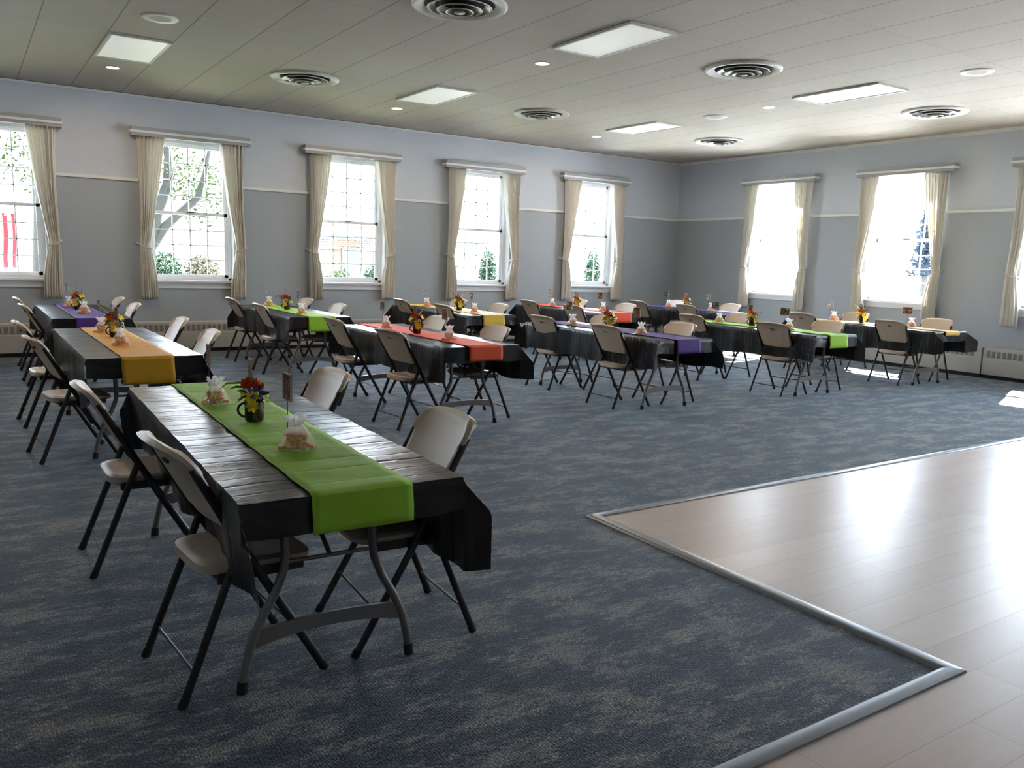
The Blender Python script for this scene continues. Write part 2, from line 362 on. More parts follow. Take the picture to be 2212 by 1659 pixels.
# ------------------------------------------------------------------ room shell
X0, Y0 = -15.2, -17.5          # unseen walls behind and to the left
WA = [-12.2, -9.73, -7.26, -4.785, -2.28]; WB = [-2.607, -5.052, -7.51, -9.97, -12.43]  # last right-wall window is added out of view to light the corner walls
HW, ZS, ZT = .585, 1.045, 3.06
TH = .30
def wall(name, lo, hi, centers, fn):
    m = MB(); edges = sorted(centers); prev = lo
    for c in edges:
        fn(m, prev, c - HW, 0, H + .1); fn(m, c - HW, c + HW, 0, ZS); fn(m, c - HW, c + HW, ZT, H + .1); prev = c + HW
    fn(m, prev, hi, 0, H + .1)
    return struct(m.build(name, M['wall'], smooth=False))
wall('wall_north', X0, TH, WA, lambda m, a, b, z0, z1: m.box(a, b, 0, TH, z0, z1))
wall('wall_east', Y0, 0, WB, lambda m, a, b, z0, z1: m.box(0, TH, a, b, z0, z1))
m = MB(); m.box(X0 - .2, X0, Y0, TH, 0, H + .1); struct(m.build('wall_west', M['wall'], smooth=False))
m = MB(); m.box(X0 - .2, TH, Y0 - .2, Y0, 0, H + .1); struct(m.build('wall_south', M['wall'], smooth=False))
m = MB(); m.box(X0 - .2, TH, Y0 - .2, TH, H, H + .08); struct(m.build('ceiling', M['ceil'], smooth=False))
m = MB(); m.box(X0 - .2, TH, Y0 - .2, TH, -.12, 0); struct(m.build('floor', M['carpet'], smooth=False))
# rails at the two-tone line, ceiling angle
def seg_rails():
    n = 1
    a = MB(); b = MB()
    for lst, far, horiz in ((WA, X0, True), (WB, Y0, False)):
        prev = far
        for c in sorted(lst) + [None]:
            e = (c - .72) if c is not None else 0
            if horiz: a.box(prev, e, -.022, 0, 2.418, 2.462)
            else: b.box(-.022, 0, prev, e, 2.418, 2.462)
            if c is not None: prev = c + .72
    struct(a.build('trim_1', M['white'], bevel=.004)); struct(b.build('trim_2', M['white'], bevel=.004))
seg_rails()
m = MB(); m.box(X0, 0, -.03, 0, H - .028, H); struct(m.build('trim_3', M['white'], smooth=False))
m = MB(); m.box(-.04, 0, Y0, -.03, H - .05, H); struct(m.build('trim_4', M['white'], smooth=False))
m = MB(); m.box(X0, -.04, -.040, -.031, H - .004, H + .002); struct(m.build('shadow_gap_strip', M['slot_shade'], smooth=False))  # black strip put in for the shadow gap along the ceiling joint

# ------------------------------------------------------------------ dance floor and metal edge
DX, DY1, DY2, TWD = -9.535, -9.215, -11.36, .075
m = MB()
m.add([(DX, DY2, .006), (DX, DY1, .006), (-.8, DY1, .006), (-.8, Y0, .006), (X0, Y0, .006), (X0, DY2, .006)], [(0, 5, 4, 3, 2, 1)])
m.add([(DX, DY2, -.01), (DX, DY1, -.01), (-.8, DY1, -.01), (-.8, Y0, -.01), (X0, Y0, -.01), (X0, DY2, -.01)], [(0, 1, 2, 3, 4, 5)])
o = m.build('floor_wood', M['wood'], smooth=False); o['kind'] = 'structure'
def strip(name, p, q, cin, pm, qm):
    # bevelled profile strip from outer edge line p-q to inner (wood) edge pm-qm
    m = MB(); prof = [(0, .001), (.10, .010), (.30, .014), (.75, .016), (.97, .012), (1, .004)]
    vs = []
    for t, z in prof:
        for (a, b) in ((p, pm), (q, qm)): vs.append((a[0] + (b[0] - a[0]) * t, a[1] + (b[1] - a[1]) * t, z))
    fs = [(2 * i, 2 * i + 1, 2 * i + 3, 2 * i + 2) for i in range(len(prof) - 1)]
    m.add(vs, fs); return struct(m.build(name, M['trim']))
o1 = (DX - .038, DY1 + .04); i1 = (DX + .038, DY1 - .035); o2 = (DX - .038, DY2 + .036); i2 = (DX + .038, DY2 - .036)
strip('trim_5', o1, (-.8, o1[1]), 0, i1, (-.8, i1[1]))
strip('trim_6', o2, o1, 0, i2, i1)
strip('trim_7', (X0, o2[1]), o2, 0, (X0, i2[1]), i2)

# ------------------------------------------------------------------ windows (local frame: x along the wall, y outward, z up)
def window(idx, loc, rz):
    root = struct(empty('window_%d' % idx, loc, rz))
    y0 = .15
    m = MB(); W = HW
    m.box(-W, -W + .05, y0 - .02, TH, ZS, ZT); m.box(W - .05, W, y0 - .02, TH, ZS, ZT); m.box(-W, W, y0 - .02, TH, ZT - .05, ZT); m.box(-W, W, y0 - .02, TH, ZS, ZS + .04)
    struct(m.build('window_frame', M['frame'], root, bevel=.003))
    m = MB(); m.box(-W - .055, -W + .004, -.014, .0, ZS, ZT + .05); m.box(W - .004, W + .055, -.014, 0, ZS, ZT + .05); m.box(-W - .055, W + .055, -.014, 0, ZT, ZT + .05)
    m.box(-W, -W + .006, 0, .15, ZS, ZT); m.box(W - .006, W, 0, .15, ZS, ZT); m.box(-W, W, 0, .15, ZT - .006, ZT)
    struct(m.build('casing', M['frame'], root, bevel=.003))
    m = MB(); m.box(-W - .07, W + .07, -.055, .15, ZS - .028, ZS + .004); struct(m.build('window_sill', M['frame'], root, bevel=.005))
    m = MB(); m.box(-W - .05, W + .05, -.018, 0, ZS - .115, ZS - .028); struct(m.build('apron', M['apron'], root, bevel=.004))
    mid = 2.02
    for nm, za, zb, yy in (('lower_sash', ZS + .04, mid + .025, y0 + .02), ('upper_sash', mid - .02, ZT - .05, y0 + .06)):
        m = MB(); a, b = -W + .05, W - .05
        m.box(a, a + .045, yy, yy + .035, za, zb); m.box(b - .045, b, yy, yy + .035, za, zb); m.box(a, b, yy, yy + .035, za, za + .045); m.box(a, b, yy, yy + .035, zb - .045, zb)
        ia, ib, ja, jb = a + .045, b - .045, za + .045, zb - .045
        for k in range(1, 4):
            x = ia + (ib - ia) * k / 4; m.box(x - .008, x + .008, yy + .006, yy + .029, ja, jb)
            z = ja + (jb - ja) * k / 4; m.box(ia, ib, yy + .006, yy + .029, z - .008, z + .008)
        s = struct(m.build(nm, M['frame'], root, smooth=False))
        m = MB(); m.box(ia - .004, ib + .004, yy + .015, yy + .019, ja - .004, jb + .004); struct(m.build('pane', M['glass'], s, smooth=False))
    m = MB(); m.box(-.05, .05, y0 - .012, y0 + .02, mid + .012, mid + .028); struct(m.build('latch', M['rodm'], root))
    # light portal for the sky
    L = bpy.data.lights.new('window_portal', 'AREA'); L.shape = 'RECTANGLE'; L.size = 2 * W; L.size_y = ZT - ZS; L.cycles.is_portal = True
    lo = bpy.data.objects.new('window_portal', L); COL.objects.link(lo)
    lo.location = Matrix.Rotation(rz, 4, 'Z') @ Vector((0, TH + .02, (ZS + ZT) / 2)) + Vector(loc)
    lo.rotation_euler = (Matrix.Rotation(rz, 4, 'Z') @ Matrix.Rotation(-PI / 2, 4, 'X')).to_euler()
    return root
def curtain(root_loc, rz, side, label, group, seed, wf=1.):
    rnd = random.Random(seed)
    o = empty('curtain', root_loc, rz); tag(o, label, 'curtain', group)
    xo = side * .735                       # outer edge
    def inner(z):                          # width of the gathered cloth at height z
        if z > 1.53:
            t = (z - 1.53) / (3.03 - 1.53); return .135 + (.36 * wf - .135) * (t ** 1.12)
        t = (1.53 - z) / (1.53 - .78); return .135 + .085 * math.sin(min(1, t * 1.3) * PI / 2)
    def outer(z):
        if z > 1.53: t = (z - 1.53) / 1.5; return .0 + .02 * math.sin(t * PI)
        return 0.
    NP = 7; ph = rnd.uniform(0, 6)
    def fn(u, v):
        z = 3.045 - v * (3.045 - .775); wd = inner(z)
        x = xo - side * (outer(z) + wd * u)
        g = min(1, wd / .30)
        pinch = math.exp(-((z - 1.53) / .09) ** 2)
        a = (.036 * g + .014) * (1 - .55 * pinch)
        # pleats: tight at the heading, softer below
        q = u * NP * 2 * PI + ph + .5 * math.sin(v * 5 + ph); y = -.082 + a * 1.15 * (1.6 * abs(math.sin(q / 2)) ** .8 - 1.) + .010 * math.sin(u * 17 + v * 3 + ph); x += side * .006 * math.cos(q)
        y += -.012 * math.sin(v * 9 + ph) * u
        return (x, y, z)
    m = MB(); m.grid(110, 46, fn); m.build('drape', M['curtain'], o, solid=.004)
    m = MB(); wd = .135
    loop = [(xo - side * (wd + .012), -.075 - .03, 1.49), (xo - side * wd * .5, -.125, 1.51), (xo + side * .01, -.115, 1.545), (xo + side * .035, -.02, 1.57), (xo + side * .035, -.004, 1.575)]
    m.tube(loop, .008, 8)
    loop2 = [(xo - side * (wd + .012), -.075 - .03, 1.49), (xo - side * (wd + .01), -.04, 1.50), (xo - side * wd * .4, -.022, 1.53), (xo + side * .03, -.012, 1.57)]
    m.tube(loop2, .008, 8); m.build('tieback', M['cord'], o)
    m = MB(); m.tube([(xo + side * .035, -.03, 1.575), (xo + side * .035, 0.0, 1.575)], .01, 8); m.build('hook', M['cord'], o)
    return o
def pelmet(loc, rz, label):
    o = empty('pelmet', loc, rz); tag(o, label, 'pelmet', 'grey window pelmets with a white band')
    W = .815
    m = MB()
    for za, zb, d in ((3.035, 3.078, .135), (3.108, 3.150, .135)):
        m.box(-W, W, -d, -d + .02, za, zb); m.box(-W, -W + .02, -d + .02, 0, za, zb); m.box(W - .02, W, -d + .02, 0, za, zb)
    m.box(-W, W, -.135, 0, 3.150, 3.158)
    m.build('board', M['pelgrey'], o, smooth=False)
    m = MB(); d = .147; W2 = W + .012
    m.box(-W2, W2, -d, -d + .03, 3.078, 3.108); m.box(-W2, -W2 + .03, -d + .03, 0, 3.078, 3.108); m.box(W2 - .03, W2, -d + .03, 0, 3.078, 3.108)
    m.build('band', M['pelwhite'], o, smooth=False)
    m = MB(); m.tube([(-W + .03, -.07, 3.052), (W - .03, -.07, 3.052)], .009, 8); m.build('curtain_rail', M['frame'], o)
    return o
NMA = ['the flag window at the far left', 'the big tree window', 'the brick house window', 'the fourth window of the long wall', 'the window just left of the room corner']
NMB = ['the first window right of the room corner', 'the middle window of the right wall', 'the cropped window at the right edge', 'the right wall window outside the view']
k = 0
for i, x in enumerate(WA):
    k += 1; window(k, (x, 0, 0), 0)
    pelmet((x, 0, 0), 0, 'grey pelmet with white band over ' + NMA[i])
    for s, nm in ((-1, 'left'), (1, 'right')):
        if i == 0 and s < 0: continue
        curtain((x, 0, 0), 0, s, 'cream tied-back curtain on the %s side of %s' % (nm, NMA[i]), 'cream curtains tied back beside the windows', i * 2 + s)
for i, y in enumerate(WB):
    k += 1; window(k, (0, y, 0), -PI / 2)
    if i >= 3: continue
    pelmet((0, y, 0), -PI / 2, 'grey pelmet with white band over ' + NMB[i])
    for s, nm in ((-1, 'left'), (1, 'right')):
        if i == 2 and s > 0: continue
        curtain((0, y, 0), -PI / 2, s, 'cream tied-back curtain on the %s side of %s' % (nm, NMB[i]), 'cream curtains tied back beside the windows', 40 + i * 2 + s, .62 if i == 2 else 1.)

# ------------------------------------------------------------------ baseboard radiators
def radiator(loc, rz, L, label):
    o = empty('radiator', loc, rz); tag(o, label, 'radiator', 'long wall radiators')
    m = MB(); g = .012
    # housing with a slanted top and recessed grille band
    prof = [(0, .455), (-.055, .455), (-.085, .440), (-.085, .415), (-.085, .30), (-.088, .285), (-.088, .060), (-.075, .050), (0, .050)]
    vs = []; n = len(prof)
    for x in (g, L - g):
        for y, z in prof: vs.append((x, y, z))
    fs = [(i, (i + 1) % n, n + (i + 1) % n, n + i) for i in range(n)] + [tuple(range(n))[::-1], tuple(range(n, 2 * n))]
    m.add(vs, fs); m.build('housing', M['heater'], o, smooth=False)
    m = MB(); x = .06
    while x + .055 < L - .05:
        m.box(x, x + .052, -.0875, -.080, .312, .405); x += .074
    m.build('grille', M['grille'], o, smooth=False)
    m = MB(); m.box(g, L - g, -.06, 0, 0, .052); m.build('gap_strip', M['black'], o, smooth=False)  # black strip filling the gap under the housing
    return o
radl = ['at the far left under the flag window', 'behind the golden and purple tables', 'left of the lime runner table', 'behind the far lime runner table', 'behind the pale yellow table', 'behind the orange table', 'beside the room corner']
xs = [-15.0, -12.9, -10.75, -8.60, -6.45, -4.30, -2.15, -.10]
for i in range(7): radiator((xs[i], -.021, 0), 0, xs[i + 1] - xs[i], 'grey slotted baseboard radiator on the window wall ' + radl[i])
ys = [-.10, -2.26, -4.41, -6.57, -8.72, -10.9]; radr = ['in the corner', 'below the first right window', 'below the sunlit table', 'at the right edge of view', 'beyond the right edge of view']
for i in range(4): radiator((0, ys[i], 0), -PI / 2, ys[i] - ys[i + 1], 'grey slotted baseboard radiator on the right wall ' + radr[i])
m = MB(); m.box(-5.345, -5.265, -.008, 0, .815, .925); ou = m.build('wall_outlet', M['outlet'], bevel=.002); tag(ou, 'small white power outlet on the wall under the fourth window', 'outlet')
m = MB(); m.box(-5.32, -5.29, -.011, -.007, .835, .862); m.box(-5.32, -5.29, -.011, -.007, .878, .905); m.build('socket', M['spk'], ou)

# ------------------------------------------------------------------ ceiling fittings
lights = [(1, 1, 'white ceiling light panel at the upper left of the room'), (7, 1, 'white ceiling light panel above the far lime and yellow tables'),
          (13, 1, 'white ceiling light panel nearest the room corner'), (7, -2, 'large white ceiling light panel nearest the camera'), (13, -2, 'brightest white ceiling light panel near the sunny right wall')]
for i, j, lab in lights:
    xa, xb, ya, yb = gx(i), gx(i + 1), gy(j), gy(j + 1)
    o = empty('ceiling_light', ((xa + xb) / 2, (ya + yb) / 2, H)); tag(o, lab, 'ceiling light', 'light panels set in the ceiling grid')
    a, b = (xb - xa) / 2 - .012, (yb - ya) / 2 - .012
    m = MB(); f = .026
    m.box(-a, a, -b, -b + f, -.022, .002); m.box(-a, a, b - f, b, -.022, .002); m.box(-a, -a + f, -b + f, b - f, -.022, .002); m.box(a - f, a, -b + f, b - f, -.022, .002)
    m.build('frame', M['spkr'], o, smooth=False)
    m = MB(); m.box(-a + f, a - f, -b + f, b - f, -.014, -.002); m.build('diffuser', M['diff'], o, smooth=False)
cans = [(-10.97, -1.69, 'far left'), (-7.26, -1.64, 'behind the second light panel'), (-3.58, -1.64, 'near the room corner'), (-7.26, -5.24, 'beside the nearest light panel'), (-3.60, -5.24, 'beside the brightest light panel')]
c0 = None
def make_can():
    o = empty('downlight', (0, 0, H))
    m = MB(); m.lathe([(.066, .0), (.070, -.006), (.082, -.006), (.086, 0)], n=28); m.build('trim_ring', M['spkr'], o)
    m = MB(); m.lathe([(.001, -.003), (.067, -.003)], n=28); m.lathe([(.067, -.003), (.067, .0)], n=28); m.build('lens', M['ledon'], o)
    return o
for x, y, lab in cans:
    if c0 is None: c0 = make_can(); o = c0
    else: o = copy_tree(c0)
    o.location = (x, y, H); tag(o, 'lit round recessed downlight ' + lab, 'downlight', 'warm recessed downlights')
# the lamps in the downlights (plus added out-of-view ones with no fitting)
for x in (-14.6, -10.97, -7.26, -3.59):
    for y in (-1.66, -5.24):
        L = bpy.data.lights.new('downlight_lamp', 'AREA'); L.shape = 'DISK'; L.size = .13; L.energy = CAN_W; L.color = (1, .78, .55)
        lo = bpy.data.objects.new('downlight_lamp', L); COL.objects.link(lo); lo.location = (x, y, H - .012)
def make_vent():
    o = empty('air_diffuser', (0, 0, H))
    m = MB(); m.lathe([(.300, -.004), (.345, -.026), (.385, -.030), (.405, -.016), (.405, 0)], n=48); m.build('rim', M['spkr'], o)
    for r, z in ((.268, -.034), (.186, -.050), (.112, -.064)):
        m = MB(); m.lathe([(r - .058, min(-.004, z + .052)), (r - .030, z + .022), (r - .004, z + .002)], n=44)
        c_ = m.build('cone_ring', M['ventm'], o)  # cone colour darkened for the shaded gaps, lips lighter for bright edges
        m = MB(); m.lathe([(r - .005, z), (r + .004, z - .003), (r + .008, z + .003), (r, z + .008), (r - .006, z + .004), (r - .005, z)], n=44); m.build('lip', M['spkr'], c_)
    m = MB(); m.lathe([(.001, -.070), (.036, -.072), (.048, -.068), (.040, -.050)], n=24); m.build('centre_cap', M['ventl'], o)
    m = MB(); m.lathe([(.001, -.002), (.31, -.002)], n=40); m.build('throat', M['ventd'], o)  # black disc stands in for the dark behind the rings
    return o
vents = [(-9.0, -2.74, 'above the far lime runner table'), (-5.51, -2.77, 'above the pale yellow table'), (-1.86, -2.76, 'nearest the room corner'), (-8.98, -6.47, 'cut by the top edge of the view'), (-5.49, -6.47, 'above the middle purple table'), (-1.86, -6.50, 'close to the right wall')]
v0 = None
for x, y, lab in vents:
    if v0 is None: v0 = make_vent(); o = v0
    else: o = copy_tree(v0)
    o.location = (x, y, H); tag(o, 'round ceiling air diffuser with stepped rings ' + lab, 'air diffuser', 'round air diffusers in the ceiling')
s0 = None
for x, y, lab in [(-10.94, -4.34, 'at the upper left beside the light panel'), (-3.63, -7.97, 'at the upper right'), (-3.58, -4.29, 'in the middle between two diffusers')]:
    if s0 is None:
        s0 = empty('ceiling_speaker', (0, 0, H))
        m = MB(); m.lathe([(.098, -.010), (.150, -.014), (.162, -.008), (.164, 0)], n=36); m.build('ring', M['spkr'], s0)
        m = MB(); m.lathe([(.001, -.009), (.10, -.009)], n=36); m.build('mesh_cover', M['spk'], s0); o = s0
    else: o = copy_tree(s0)
    o.location = (x, y, H); tag(o, 'round white ceiling speaker ' + lab, 'speaker', 'ceiling speakers')

# ------------------------------------------------------------------ folding chair (sitter faces +x; rear feet at x=0)
def make_chair():
    root = empty('folding_chair')
    hw0, hw1 = .196, .2285
    zb, zt = .572, .866
    def back_axis(z): return .185 - (z - .556) * .57 - .014      # line of the long tube
    def fn_side(front):
        def f(u, v):
            # superellipse mapping of the unit square to the panel outline
            a = u * 2 - 1; z = zb + (zt - zb) * v
            t = v; wid = hw0 + (hw1 - hw0) * min(1, t * 1.35)
            if t > .68: wid += .0125 * min(1, (t - .68) / .035)         # cap that wraps the tube tops
            if t > .74: wid -= .088 * (1 - math.sqrt(max(0., 1 - ((t - .74) / .26) ** 2)))
            if t < .12: wid *= (max(0., 1 - ((.12 - t) / .12) ** 2.2)) ** .5 * .18 + .82
            y = a * wid
            base = back_axis(z)
            curve = .030 * (y / hw1) ** 2                       # sides come forward
            edge = max(abs(a) ** 6, max(0, (t - .80) / .20) ** 2); cap = 1. if (t > .69 and abs(a) > .85) else 0.
            lip = .014 * abs(a) ** 6 * min(1, (1 - t) * 5) + .026 * min(1, max(0, (t - .84) / .09)) ** 1.5 * (1 - .3 * a * a)
            roll = -.012 * max(0, (t - .72) / .28) ** 2
            bul = .004 * math.sin(PI * t)
            if front: x = base + curve + .010 - bul + lip * .25 + roll + .006 * cap
            else:
                x = base + curve - .008 - lip + roll * .4
                if abs(y) < .085 * (.5 + t) and .22 < t < .78: x += .005
            rim = (abs(a) >= .999) or t <= 1e-4 or t >= .9999
            if rim: x = base + curve + roll * .7 - .002
            return (x, y, z + .010 * (1 - a * a) * max(0, t - .6) / .4 - .005)
        return f
    NU, NV = 28, 26
    m = MB(); m.grid(NU, NV, fn_side(True)); o0 = len(m.v)
    vs = [fn_side(False)(i / NU, j / NV) for j in range(NV + 1) for i in range(NU + 1)]
    m.add(vs, [(j * (NU + 1) + i, (j + 1) * (NU + 1) + i, (j + 1) * (NU + 1) + i + 1, j * (NU + 1) + i + 1) for j in range(NV) for i in range(NU)])
    me = m.build('backrest', M['beige'], root)
    mm = MB(); mm.box(back_axis(.785) - .0135, back_axis(.785) - .004, -.026, .026, .779, .789); mm.build('hand_slot', M['slot_shade'], me)  # dark block stands in for the shade inside the hand hole
    # seat
    def seat(u, v, top):
        a = u * 2 - 1; b = v * 2 - 1
        q = (abs(a) ** 5 + abs(b) ** 5) ** .2; k = max(abs(a), abs(b)); f = (k / q) if q > 0 else 1
        a2, b2 = a * f, b * f
        wid = .196 + .008 * b2
        x = .285 + .200 * b2; y = a2 * wid
        r = max(abs(a), abs(b))
        dish = .012 * (1 - min(1, (a2 * a2 + b2 * b2)))
        z = .452 - dish + .010 * max(0, -b2 - .5) - .020 * max(0, b2 - .55) if top else .404 + .006 * abs(a2)
        if r > .93: z = z - (.010 if top else -.010) * ((r - .93) / .07)
        return (x, y, z)
    m = MB(); N = 22; m.grid(N, N, lambda u, v: seat(u, v, True))
    vs = [seat(i / N, j / N, False) for j in range(N + 1) for i in range(N + 1)]
    m.add(vs, [(j * (N + 1) + i, (j + 1) * (N + 1) + i, (j + 1) * (N + 1) + i + 1, j * (N + 1) + i + 1) for j in range(N) for i in range(N)])
    o = len(m.v) - 2 * (N + 1) ** 2; n1 = (N + 1) ** 2
    ring = [i for i in range(N + 1)] + [j * (N + 1) + N for j in range(1, N + 1)] + [N * (N + 1) + i for i in range(N - 1, -1, -1)] + [j * (N + 1) for j in range(N - 1, 0, -1)]
    m.add([], []); m.f += [(ring[k], n1 + ring[k], n1 + ring[(k + 1) % len(ring)], ring[(k + 1) % len(ring)]) for k in range(len(ring))]; m.mi += [0] * len(ring)
    m.build('seat', M['beige'], root)
    for s in (-1, 1):
        fy = s * .2275
        m = MB(); m.tube([(back_axis(.80) + .020, s * .2235, .80), (.198, fy, .5275), (.492, fy, .018)], .0098, 12, flat=1.55)
        l = m.build('front_leg', M['tube'], root)
        m = MB(); m.tube([(.487, fy, .030), (.502, fy, .001)], .0112, 12, flat=1.55); m.build('rubber_foot', M['rubber'], l)
        ry = s * .2105
        m = MB(); m.tube([(.205, ry, .512), (.150, ry, .375), (.008, s * .2185, .018)], .0095, 12, flat=1.55)
        l = m.build('rear_leg', M['tube'], root)
        m = MB(); m.tube([(.013, s * .218, .030), (.0, s * .219, .001)], .0110, 12, flat=1.55); m.build('rubber_foot', M['rubber'], l)
    m = MB(); m.tube([(.047, -.216, .108), (.047, .216, .108)], .0052, 8); m.build('rear_stretcher', M['tube'], root)
    m = MB(); m.tube([(.415, -.228, .165), (.415, .228, .165)], .0052, 8); m.build('front_stretcher', M['tube'], root)
    m = MB()
    for s in (-1, 1):
        m.box(.13, .43, s * .197 - .006 + (.004 if s > 0 else -.004), s * .197 + .006 + (.004 if s > 0 else -.004), .392, .425)
    m.tube([(.14, -.197, .400), (.14, .197, .400)], .008, 8); m.build('seat_rail', M['tube'], root)
    return root

# ------------------------------------------------------------------ table (centre at origin, length along y)
TL, TW, TZ = 2.36, .745, .742
def make_table():
    root = empty('folding_table')
    m = MB(); m.box(-TW / 2, TW / 2, -TL / 2, TL / 2, TZ - .045, TZ); m.build('tabletop', M['tabletop'], root, bevel=.012)
    for s in (-1, 1):
        y = s * (TL / 2 - .27)
        for t in (-1, 1):
            P = [(t * .165, y, .70), (t * .165, y, .56), (t * .158, y, .47), (t * .165, y, .41), (t * .195, y, .335), (t * .245, y, .245), (t * .278, y, .17), (t * .296, y, .09), (t * .308, y, .03)]
            m = MB(); m.tube(P, .0155, 12); l = m.build('leg', M['steel'], root)
            m = MB(); m.tube([(t * .306, y, .042), (t * .310, y, .0)], .0195, 12); m.build('rubber_foot', M['rubber'], l)
        m = MB(); N = 16; vs = []
        for k in range(N + 1):
            a = k / N * 2 - 1; x = a * (.262 if True else 0); arch = .028 * (1 - a * a)
            zt_ = .215 + arch * .55; zb_ = .152 + arch * 1.1
            for dy in (-.006, .006): vs += [(x, y + dy, zb_), (x, y + dy, zt_)]
        fs = []
        for k in range(N):
            b = k * 4; fs += [(b, b + 1, b + 5, b + 4), (b + 2, b + 6, b + 7, b + 3), (b + 1, b + 3, b + 7, b + 5), (b, b + 4, b + 6, b + 2)]
        fs += [(0, 2, 3, 1), (4 * N, 4 * N + 1, 4 * N + 3, 4 * N + 2)]
        m.add(vs, fs); m.build('cross_brace', M['steel'], root)
        m = MB(); m.tube([(-.165, y, .675), (.165, y, .675)], .013, 10); m.build('pivot_bar', M['steel'], root)
        m = MB(); m.tube([(0, y, .44), (0, y - s * .45, .69)], .009, 8); m.tube([(-.16, y, .44), (.16, y, .44)], .008, 8); m.build('folding_strut', M['steel'], root)
    return root

def smax(a, b, k=.02):
    if a <= 0 or b <= 0: return max(a, b)
    h = max(k - abs(a - b), 0) / k; return max(a, b) + h * h * k * .25
def smin(a, b, k=.02):
    if a <= 0 or b <= 0: return min(a, b)
    h = max(k - abs(a - b), 0) / k; return min(a, b) - h * h * k * .25
def cloth_mesh(seed, A=.305, B=.145, corners=None, press=0.):
    rnd = random.Random(seed); hx, hy, z0 = TW / 2 + .004, TL / 2 + .004, TZ + .004
    ph = [rnd.uniform(0, 6.28) for _ in range(12)]
    cor = {}
    for sx_ in (-1, 1):
        for sy_ in (-1, 1):
            ang = rnd.uniform(.45, 1.1); mag = rnd.uniform(.55, .95)
            cor[(sx_, sy_)] = (sx_ * math.cos(ang) * mag, sy_ * math.sin(ang) * mag, rnd.uniform(.0, .10))
    if corners: cor.update(corners)
    def coords(half, over, n_in, n_out):
        L = []
        for k in range(n_out, 0, -1): L.append(-half - over * k / n_out)
        for k in range(n_in + 1): L.append(-half + 2 * half * k / n_in)
        for k in range(1, n_out + 1): L.append(half + over * k / n_out)
        return L
    U = coords(hx, A, 14, 14); V = coords(hy, B, 60, 9)
    vs = []
    def wave(s_, d, k):   # outward swing of an apron (the chairs press one side in)
        return (d ** 1.0) * ((-press if k == 3 else .02) + .040 * math.sin(s_ * 5.3 + ph[k]) + .03 * math.sin(s_ * 13.1 + ph[k + 1]) + .02 * math.sin(s_ * 27 + ph[k + 2]))
    for v in V:
        for u in U:
            a = max(0., abs(u) - hx); b = max(0., abs(v) - hy); sx_ = 1 if u > 0 else -1; sy_ = 1 if v > 0 else -1
            x = max(-hx, min(hx, u)); y = max(-hy, min(hy, v)); z = z0
            rr = .012
            if a > 0 or b > 0:
                gx_, gy_, tw = cor[(sx_, sy_)]
                mx_ = smax(a, b, .05); mn = smin(a, b, .05) if (a > 0 and b > 0) else 0.
                z -= mx_ + tw * mn
                if a > 0:
                    fade = 1 - min(1, b / B) * .4
                    x += sx_ * (min(a, rr) * .6 + wave(y * 1.0 + sx_, a, 0 if sx_ > 0 else 3) * fade)
                if b > 0:
                    y += sy_ * (min(b, rr) * .6 + wave(x * 2.2 + sy_ * 3, b, 6 if sy_ > 0 else 8) * (1 - min(1, a / A) * .4))
                x += gx_ * mn; y += gy_ * mn
                # hem flutter
                z += .012 * math.sin(y * 9 + ph[2]) * min(1, a / A) + .006 * math.sin(x * 14 + ph[4]) * min(1, b / B)
            else:
                ex = (hx - abs(u)) / hx
                z += .0012 * math.sin(v * 41 + 3 * u + ph[5]) + .0014 * math.sin(v * 19 - 6 * u + ph[6]) + .001 * math.sin(u * 37 + ph[7] + v * 7)
            vs.append((x, y, z))
    nu = len(U)
    fs = [(j * nu + i, j * nu + i + 1, (j + 1) * nu + i + 1, (j + 1) * nu + i) for j in range(len(V) - 1) for i in range(nu - 1)]
    m = MB(); m.add(vs, fs); return m
def runner_mesh(seed, drop, W=.34, skew=0., backdrop=.12):
    rnd = random.Random(seed); ph = [rnd.uniform(0, 6) for _ in range(5)]
    hy = TL / 2 + .012; z0 = TZ + .0105; S = 2 * hy + drop + backdrop; N = 110
    def fn(u, v):
        s = v * S; x = (u - .5) * W + skew * (v - .5) + .002 * math.sin(v * 60 + ph[0])
        if s < drop:
            d = drop - s; k = .5 + .5 * (math.sin(u * 9 + ph[1]))
            y = -hy - .012 - .13 * d - .02 * d * k; z = z0 - d
            if d > drop - .04: y += .25 * (d - drop + .04)
        elif s > drop + 2 * hy:
            d = s - drop - 2 * hy; y = hy + .010 + .04 * d; z = z0 - d
        else:
            y = -hy + (s - drop); z = z0 + .0012 * math.sin(y * 23 + ph[2]) + .0008 * math.sin(y * 47 + u * 5 + ph[3])
        return (x, y, z)
    m = MB(); m.grid(12, N, fn); return m

